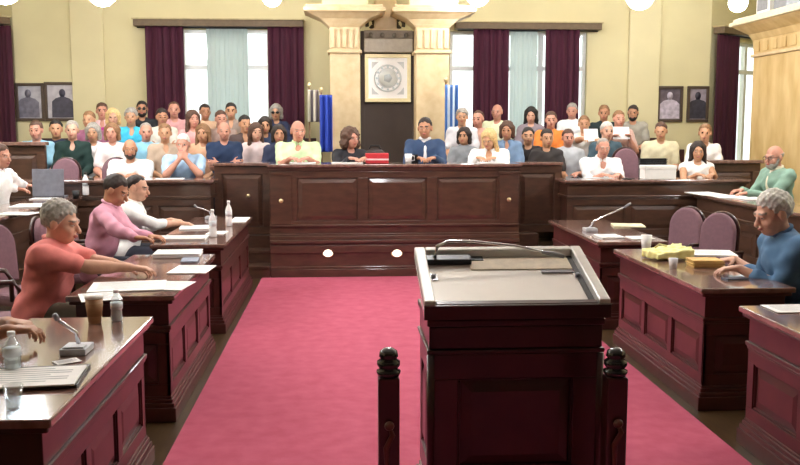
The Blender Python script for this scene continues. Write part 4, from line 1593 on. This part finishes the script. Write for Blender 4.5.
paper('white sheet at the back edge of the farthest right desk', 640, 238, HT, .2, .22, 0, .006)
paper('white sheet at the far end of the nearest right desk', 796, 309, HT, .30, .2, 0, .004)
# outer right desk and back desks
for px, py, w, d, rz, lb in ((706, 194, .3, .5, 3, 'white papers at the far end of the outer right desk'), (730, 197, .34, .4, -6, 'white papers before the bald person in green'), (752, 199, .3, .3, 8, 'white sheet under the hands of the bald person in green')):
    paper(lb, px, py, OT, w, d, rz, .008)
BT = BZ + .81 + .001
p = at(659, 179, Z=BT)
t = thing('box_file', 'white box file standing on the back right desk', 'box', (p[0], 10.62, BT))
MB().box(-.19, .19, -.1, .1, 0, .155).build('box', WHITE, t, .006)
MB().box(-.196, .196, -.106, .106, .12, .162).build('lid', WHITE, t, .006)
t = paper('black tablet leaning behind the white box file', 661, 179, BT, .34, .02, 0, .24, mat('tablet_black', '#15161a', .3), 'tablet', 'tablet', False)
t.location = (p[0], 10.80, BT)
paper('white papers in front of the person in a white shirt at the back right desk', 600, 178, BT, .3, .2, 0, .006)
paper('dark phone on the back right desk', 628, 179, BT, .08, .14, 20, .01, BLACK, 'phone', 'phone', False)
p = at(675, 178, Z=BT)
BL = BZ + .83 + .001
for px, lb in ((170, 'white sheet before the white-haired person in light blue'), (128, 'white sheet before the bearded person in white')):
    p = at(px, 180, Y=10.62)
    t = paper(lb, px, 178, BL, .32, .22, 3, .006)
    t.location = (p[0], 10.6, BL)
# dais
DT = 1.305 + .0025
def ondais(px, Y=10.62):
    return at(px, 160, Y=Y)[0]
t = thing('red_box', 'red carton with a white band on the dais worktop', 'box', (ondais(377), 10.66, DT))
MB().box(-.135, .135, -.09, .09, 0, .115).build('carton', mat('red_card', '#c8313a', .5, var=.05), t, .005)
MB().box(-.1365, .1365, -.0915, .0915, .035, .055).build('band', mat('white_band', '#f0c9c8', .5), t)
t = thing('dark_bag', 'dark handbag standing behind the red carton on the dais', 'bag', (ondais(375, 10.86), 10.85, DT))
B_ = Field()
B_.ell((0, 0, .085), (.12, .06, .09), None, .02)
B_.cap((-.08, 0, .06), (.08, 0, .06), .06, k=.02)
B_.cut(lambda X, Y, Z: .002 - Z + 0 * X)
mesh_from(B_, .012, 'bag_body', [mat('dark_brown_leather', '#2d1d1b', .5)], t)
MB().tube([(-.07, 0, .15), (-.05, 0, .20), (.05, 0, .20), (.07, 0, .15)], .01, 8).build('handle', BLACK, t)
for px, w, lb in ((347, .36, 'white papers before the curly-haired person in black'), (490, .3, 'white papers before the blond person in white'), (303, .3, 'white papers before the person in pale green')):
    t = paper(lb, px, 160, DT, w, .2, 2, .012)
    t.location = (ondais(px), 10.58, DT)
t = thing('cup', 'white mug on the dais before the person in a dark jacket', 'cup', (ondais(408), 10.56, DT))
MB().lathe([(.036, 0), (.042, .11), (.038, .11), (.034, .008), (.001, .008)], 20).build('cup_body', PLAST, t)
MB().tube([(.04, 0, .09), (.07, 0, .085), (.07, 0, .035), (.038, 0, .03)], .007, 8).build('handle', PLAST, t)
t = thing('phone', 'black phone standing beside the white mug on the dais', 'phone', (ondais(415), 10.62, DT), .2)
MB().box(-.035, .035, -.006, .006, 0, .1).build('case', BLACK, t, .004)

# ---- flags
def flag(label, px, ytop, ybot, Y, cols, name='flag', sw=.22):
    top = at(px, ytop, Y=Y)
    zb = at(px, ybot, Y=Y)[2]
    z0 = DZ + .0
    t = thing(name, label, 'flag', (top[0], Y, z0))
    H = top[2] - z0
    MB().lathe([(.17, 0), (.17, .02), (.05, .05), (.03, .08)], 20).build('stand', BRASS, t)
    MB().tube([(0, 0, .05), (0, 0, H - .02)], .014, 8).build('pole', mat('pole_wood', '#7a5c38', .4), t)
    MB().sphere((0, 0, H), .03, 12, 8, (1, 1, 1.5)).build('finial', BRASS, t)
    ms = [mat('flag_' + c.strip('#'), c, .7, var=.04) for c in cols]
    b = wavy(-.02, sw, 0, zb - z0, H - .07, .05, 2.2, Tr(0, -.02, 0), .008, 18)
    if len(ms) > 1:
        n = len(b.f)
        for i, f in enumerate(b.f):
            zc = sum(b.v[k][2] for k in f) / 4
            xc = sum(b.v[k][0] for k in f) / 4
            b.mi[i] = int((xc + .02) / (sw + .02) * 4.99) % 2
    b.build('cloth', ms, t)
    return t


flag('blue flag hanging in folds left of the left marble pillar', 321, 90, 152, 13.0, ['#3450b8'], sw=.16)
flag('white and gold flag in folds beside the blue flag', 309, 85, 122, 13.2, ['#cfc8b4', '#8d8488'], sw=.17)
flag('blue and white striped flag right of the right marble pillar', 446, 80, 155, 13.05, ['#3d6db0', '#dfe8ee'], sw=.17)
# ------------------------------------------------------------------ the people at the desks
V1 = .0072
person('person in a salmon polo shirt with grey hair, reaching over the middle left desk', (61, 222), 5.95, 0, 90, 14, yaw=-6, pitch=12, hs=1.14, h=V1, shirt='#e5847e', collar='#e88a84', bulk=1.2,
       arms=((at(152, 270, Z=.815), (1, .15, -.1), (-.2, .3, -1)), (at(133, 268, Z=.81), (1, -.3, -.1), (.5, .3, -.8))), hair=('full', 'grey'), skin='fair', legs='#6b6258')
person('person in a pink shirt with short dark hair looking down at the farthest left desk', (116, 190), 7.85, 0, 90, 16, yaw=-10, pitch=28, hs=1.08, h=V1, shirt='#d99bb0', sleeve='long', collar='#d99bb0', bulk=1.08,
       arms=((at(146, 245, Z=.81), (1, .3, -.1)), (at(150, 236, Z=.81), (1, -.3, -.1))), hair=('short', 'dark'), skin='tan', legs='#2e3140')
person('person in a white shirt right behind the pink shirt, hands on the farthest left desk', (138, 188), 8.75, 0, 90, 12, yaw=-10, pitch=10, h=V1, shirt='#f6f6f4', neck='open', sleeve='rolled', collar='#f6f6f4',
       arms=((at(180, 223, Z=.80), (1, .1, -.1)), (at(172, 220, Z=.80), (1, -.3, -.1))), hair=('receding', 'dark'), skin='fair', legs='#2e3140')
person('person in light blue at the lower left edge, forearm and hand in view', (-60, 235), 3.95, 0, 90, 18, yaw=0, pitch=6, h=V1, shirt='#a9c8dc', sleeve='short', collar='#a9c8dc',
       arms=((at(10, 330, Y=3.80), (1, .1, .0), (-.2, .3, -1)), (at(8, 322, Y=4.05), (1, -.2, -.1))), hair=('short', 'brown'), skin='tan', legs='#3c3a40', curl=.9)
person('person in a white shirt cut by the left edge, at the outer left desk', (1, 156), 9.45, PZ, 70, 12, yaw=0, pitch=8, h=.009, shirt='#f8f8f8', sleeve='long', collar='#f8f8f8', table=.78, hair=('short', 'brown'), skin='pink', legs='#2e3140',
       arms=((at(30, 194, Z=OT + .04), (1, .1, -.1)), (at(34, 191, Z=OT + .04), (1, -.2, -.1))))
person('person in a blue shirt with grey hair sitting over the middle right desk', (773, 213), 5.62, 0, -90, 20, yaw=6, pitch=18, hs=1.16, h=V1, shirt='#4f7396', sleeve='mid', collar='#4f7396', bulk=1.18,
       arms=((at(734, 259, Z=.81), (-1, -.1, -.1), (.3, .3, -1)), (at(738, 268, Z=.815), (-1, .2, -.1), (.2, .3, -1))), hair=('full', 'silver'), skin='fair', legs='#33343c')
person('bald person in a green jacket with a dark beard at the far right', (774, 157), 9.85, PZ, -78, 10, yaw=12, pitch=8, hs=1.08, h=.009, shirt='#e9e2c8', jacket='#86a695', sleeve='long', collar='#e9e2c8', bulk=1.12, beard='grey', glasses='clear',
       arms=((at(742, 190, Z=OT + .06), (-1, -.1, -.1)), (at(748, 193, Z=OT + .04), (-1, .2, -.1))), hair=('bald', 'grey'), skin='pink', legs='#33343c')
# ---- back desks
VB = .0095
person('bald person with a dark beard in a white T-shirt at the back left desk', (130, 149), 11.25, BZ, 4, 6, yaw=8, pitch=6, h=VB, neck='round', shirt='#f2f1ee', bulk=1.2, beard='dark', arms=('table', 'table'), table=.83, hair=('bald', 'dark'), skin='tan')
person('white-haired person in light blue resting the chin on both hands, back left desk', (183, 144), 11.2, BZ, 6, 14, yaw=-6, pitch=6, h=VB, neck='round', shirt='#a9c9e8', bulk=1.12, arms=('chin', 'chin'), hair=('short', 'white'), skin='pink', legs='#4a4c58')
person('grey-haired person in an open white shirt at the back right desk', (603, 148), 11.2, BZ, 2, 16, yaw=-4, pitch=10, h=VB, shirt='#fafafa', sleeve='rolled', collar='#fafafa', neck='open', bulk=1.2, arms=('table', 'table'), table=.81, hair=('receding', 'grey'), skin='pink')
person('person with long dark hair in a white sleeveless top at the back right desk', (698, 151), 11.2, BZ, -8, 6, yaw=-8, pitch=6, h=VB, shirt='#f6f4f0', neck='round', sleeve='none', female=True, arms=('table', 'table'), table=.81, hair=('long', 'dark'), skin='warm')
# ---- dais
person('stocky bald person in a pale green polo on the dais', (298, 131), 11.05, DZ, 4, 4, yaw=10, pitch=4, hs=1.06, h=VB, shirt='#d3eebc', neck='open', collar='#d3eebc', bulk=1.25, arms=('table', 'table'), table=.89, hair=('bald', 'grey'), skin='pink')
person('person with curly brown hair in black, sitting on the dais by the emblem', (351, 138), 11.0, DZ, 12, 8, yaw=22, pitch=6, h=VB, neck='round', shirt='#23232a', sleeve='long', female=True, arms=('table', 'table'), table=.89, hair=('curly', 'brown'), skin='pink')
person('person in a dark blue jacket and pale shirt on the dais, below the right pillar', (425, 128), 11.05, DZ, -4, 4, yaw=-8, pitch=4, hs=1.05, h=VB, shirt='#e8e4e4', jacket='#33496b', sleeve='long', collar='#e8e4e4', tie='#2c2f3c', arms=('table', 'table'), table=.89, hair=('short', 'dark'), skin='tan')
person('person with long blond hair in loose white at the right end of the dais', (489, 139), 11.0, DZ, -14, 16, yaw=-20, pitch=22, h=VB, neck='open', shirt='#fbfbf8', sleeve='long', female=True, bulk=1.2, arms=('table', 'table'), table=.89, hair=('long', 'blond'), skin='warm')

# ------------------------------------------------------------------ the public in the gallery
GLF, GRT = 'people seated in the left gallery', 'people seated in the right gallery'
ROW = {1: (11.97, TZ1), 2: (12.82, TZ2), 3: (13.72, TZ3)}
PEOPLE = [
    # left
    (3, 102, 111, '#e6c3c8', 'short', ('short', 'brown'), 'pink', {}, 'person in pale pink standing out against the yellow wall, highest head at the left'),
    (3, 142, 109, '#20242a', 'short', ('short', 'black'), 'tan', dict(beard='black', glasses='sun'), 'person in black with dark hair and dark glasses before the left curtain'),
    (3, 174, 110, '#d9a3a4', 'short', ('receding', 'brown'), 'pink', {}, 'person with a reddish face and rose top, in front of the left burgundy curtain'),
    (3, 205, 112, '#d9b394', 'short', ('short', 'dark'), 'tan', {}, 'dark-haired person in a tan top, high in the left window'),
    (3, 231, 111, '#9c8a80', 'short', ('short', 'black'), 'warm', {}, 'person in taupe with black hair, before the sheer curtain'),
    (3, 276, 112, '#2b3350', 'long', ('bob', 'grey'), 'warm', dict(glasses='sun', female=True), 'person with grey bobbed hair, dark glasses and navy top near the blue flag'),
    (2, 89, 120, '#9a5f7a', 'short', ('short', 'lightbrown'), 'warm', {}, 'person in a mauve top, left of the pale pink one'),
    (2, 113, 117, '#c02e9a', 'short', ('bob', 'blond'), 'fair', dict(female=True), 'person in a bright magenta top'),
    (2, 131, 117, '#3fb3d6', 'short', ('full', 'grey'), 'warm', {}, 'grey-haired person in a bright cyan shirt'),
    (2, 162, 117, '#d8d4c6', 'short', ('short', 'dark'), 'tan', dict(arms=('cross', 'cross')), 'person in an off-white T-shirt with crossed arms'),
    (2, 193, 119, '#e2a09e', 'short', ('long', 'brown'), 'pink', dict(female=True), 'long-haired person in pink between the left window panes'),
    (2, 221, 119, '#a68f86', 'short', ('short', 'brown'), 'pink', {}, 'brown-haired person in a dusty brown top behind the navy shirt'),
    (2, 245, 124, '#5a4a48', 'short', ('short', 'black'), 'warm', {}, 'dark-haired person in a dark brown top, behind the pink-white blouse'),
    (2, 265, 125, '#2d3c5c', 'short', ('bob', 'dark'), 'warm', dict(female=True), 'person in dark blue with dark hair, right of the pink-white blouse'),
    (1, 36, 130, '#8fbcd0', 'short', ('short', 'brown'), 'pink', {}, 'person in pale blue behind the high balustrade, below the first photograph'),
    (1, 56, 129, '#1f2740', 'short', ('short', 'black'), 'warm', {}, 'person in dark navy at the end of the high balustrade'),
    (1, 72, 130, '#14302b', 'long', ('short', 'grey'), 'fair', {}, 'person in blackish green next to the dark navy one'),
    (1, 93, 132, '#e9e7e6', 'short', ('bob', 'grey'), 'warm', dict(female=True), 'person in white with grey bobbed hair, in front of the mauve top'),
    (1, 112, 132, '#f1e2e0', 'short', ('bob', 'lightbrown'), 'pink', dict(female=True), 'person in pinkish white in front of the magenta top'),
    (1, 146, 132, '#8cc6e0', 'short', ('receding', 'grey'), 'pink', {}, 'elderly person in a sky-blue shirt, between the two people at the back left desk'),
    (1, 165, 133, '#b9a38e', 'short', ('short', 'lightbrown'), 'warm', {}, 'person in beige below the crossed arms'),
    (1, 203, 133, '#e3b492', 'short', ('long', 'lightbrown'), 'warm', dict(female=True), 'person in a peach top right of the white-haired one'),
    (1, 224, 131, '#1f3354', 'short', ('bald', 'grey'), 'pink', dict(arms=('cross', 'cross'), bulk=1.15), 'bald person in a navy shirt with bare crossed forearms'),
    (1, 256, 132, '#f0dcdc', 'short', ('long', 'brown'), 'fair', dict(female=True), 'person with long brown hair in a pink-white blouse, left of the pale green polo'),
    (1, 279, 134, '#2b3350', 'long', ('bob', 'dark'), 'tan', {'female': True}, 'person in dark navy close beside the pale green polo'),
    # right
    (3, 497, 112, '#e2e8c4', 'short', ('bald', 'grey'), 'pink', dict(bulk=1.15), 'balding person in pale yellow before the burgundy curtain right of the pillars'),
    (3, 531, 115, '#8d8088', 'short', ('long', 'black'), 'fair', dict(female=True), 'person with long black hair in grey-mauve before the pale green sheer'),
    (3, 572, 111, '#f2f4f6', 'short', ('short', 'grey'), 'pink', {}, 'person in white before the right edge of the right-hand burgundy curtain'),
    (3, 604, 113, '#1c2c2e', 'long', ('short', 'lightbrown'), 'tan', {}, 'person in a black jacket against the yellow wall at right'),
    (3, 633, 113, '#a5a094', 'short', ('short', 'dark'), 'tan', dict(beard='black', bulk=1.2), 'person with a dark beard in a grey shirt, highest head at the right'),
    (2, 462, 117, '#dcd9dc', 'short', ('full', 'grey'), 'warm', {}, 'grey-haired person in pale grey beside the striped flag'),
    (2, 478, 119, '#c59a8a', 'short', ('receding', 'brown'), 'pink', {}, 'person with a reddish face in dusty rose, left of the pale yellow shirt'),
    (2, 551, 120, '#f08a3c', 'short', ('short', 'brown'), 'pink', {}, 'person in a bright orange shirt'),
    (2, 584, 124, '#e8e4dc', 'short', ('short', 'lightbrown'), 'warm', dict(female=True, arms=((at(585, 139, Y=12.47),), (at(597, 139, Y=12.47),))), 'person in cream right of the white shirt, before the wall edge'),
    (2, 619, 119, '#c9a79c', 'short', ('short', 'lightbrown'), 'pink', dict(arms=((at(613, 137, Y=12.44),), (at(629, 137, Y=12.44),))), 'person in pale rose between the black jacket and the dark beard'),
    (1, 464, 136, '#8b8f94', 'short', ('bob', 'dark'), 'warm', dict(female=True), 'person in mottled grey at the right end behind the dark blue jacket'),
    (1, 507, 130, '#7590b0', 'short', ('bob', 'brown'), 'tan', dict(female=True), 'brown-haired person in grey blue right of the blond one in white'),
    (1, 528, 136, '#2a2628', 'short', ('short', 'black'), 'warm', {}, 'person in black with a white paper, below the grey-mauve top'),
    (1, 547, 138, '#35302f', 'short', ('short', 'dark'), 'warm', {}, 'person in dark grey below the orange shirt'),
    (1, 568, 138, '#c3c7cc', 'short', ('short', 'brown'), 'pink', dict(bulk=1.1), 'person with a flushed face in light grey, left of the open white shirt'),
    (1, 607, 131, '#3f5560', 'short', ('short', 'silver'), 'fair', {}, 'silver-haired person in slate, directly behind the open white shirt'),
    (1, 661, 131, '#d4cba8', 'short', ('short', 'brown'), 'warm', dict(bulk=1.25), 'broad person in a beige shirt below the photographs at right'),
    (1, 705, 133, '#f0ece8', 'short', ('short', 'lightbrown'), 'warm', {}, 'person in white behind the long-haired one at the back right desk'),
]
for i, (row, px, py, sh, sl_, hr, sk, kw, lb) in enumerate(PEOPLE):
    Y, fl = ROW[row]
    L = px < 400
    f_ = (px - 400) * -.02
    person(lb, (px, py), Y + (.2 if i % 2 else -.16), fl, f_ + random.uniform(-8, 8) + (6 if L else -6), random.uniform(2, 7), yaw=random.uniform(-14, 14), pitch=random.uniform(0, 8), shirt=sh, sleeve=sl_,
           hair=hr, skin=sk, h=.0135, narrow=.88, neck=('open', 'round', 'round', None)[i % 4], legs=random.choice(['#2a2c36', '#3a3a40', '#4a4640', '#26303f']), group=GLF if L else GRT, **kw)
for lb, xa, xb in (('left', -4.7, -.40), ('right', 1.78, 5.1)):
    pew('rear gallery bench on the %s side, against the windows' % lb, xa, xb, 13.80, TZ3)
# sheets held by people of the public
for px, py, Y, w, lb in ((591, 135, 12.45, .2, 'white sheet held up by the person in cream'), (621, 133, 12.42, .24, 'white sheet held up in front of the pale rose shirt')):
    p = at(px, py, Y=Y)
    t = thing('paper_sheet', lb, 'paper', tuple(p))
    MB().box(-w / 2, w / 2, -.002, .002, -.09, .09, Tr(0, 0, 0, 0, -.35)).build('sheet', PAPER, t)

# ------------------------------------------------------------------ daylight and view
w = bpy.data.worlds.new('world')
scn.world = w
w.use_nodes = True
bg = w.node_tree.nodes['Background']
sky = w.node_tree.nodes.new('ShaderNodeTexSky')
sky.sky_type = 'HOSEK_WILKIE'
sky.turbidity = 8
sky.sun_direction = (.3, -.5, .8)
mx = w.node_tree.nodes.new('ShaderNodeMix')
mx.data_type = 'RGBA'
mx.inputs[0].default_value = .75
w.node_tree.links.new(sky.outputs[0], mx.inputs[6])
mx.inputs[7].default_value = (.95, 1, 1, 1)
w.node_tree.links.new(mx.outputs[2], bg.inputs[0])
bg.inputs[1].default_value = 1.6
vs = scn.view_settings
vs.view_transform = 'Standard'
vs.look = 'None'
vs.gamma = 1
vs.use_curve_mapping = False
vs.exposure = .85
scn.cycles.max_bounces = 8
scn.cycles.use_denoising = True
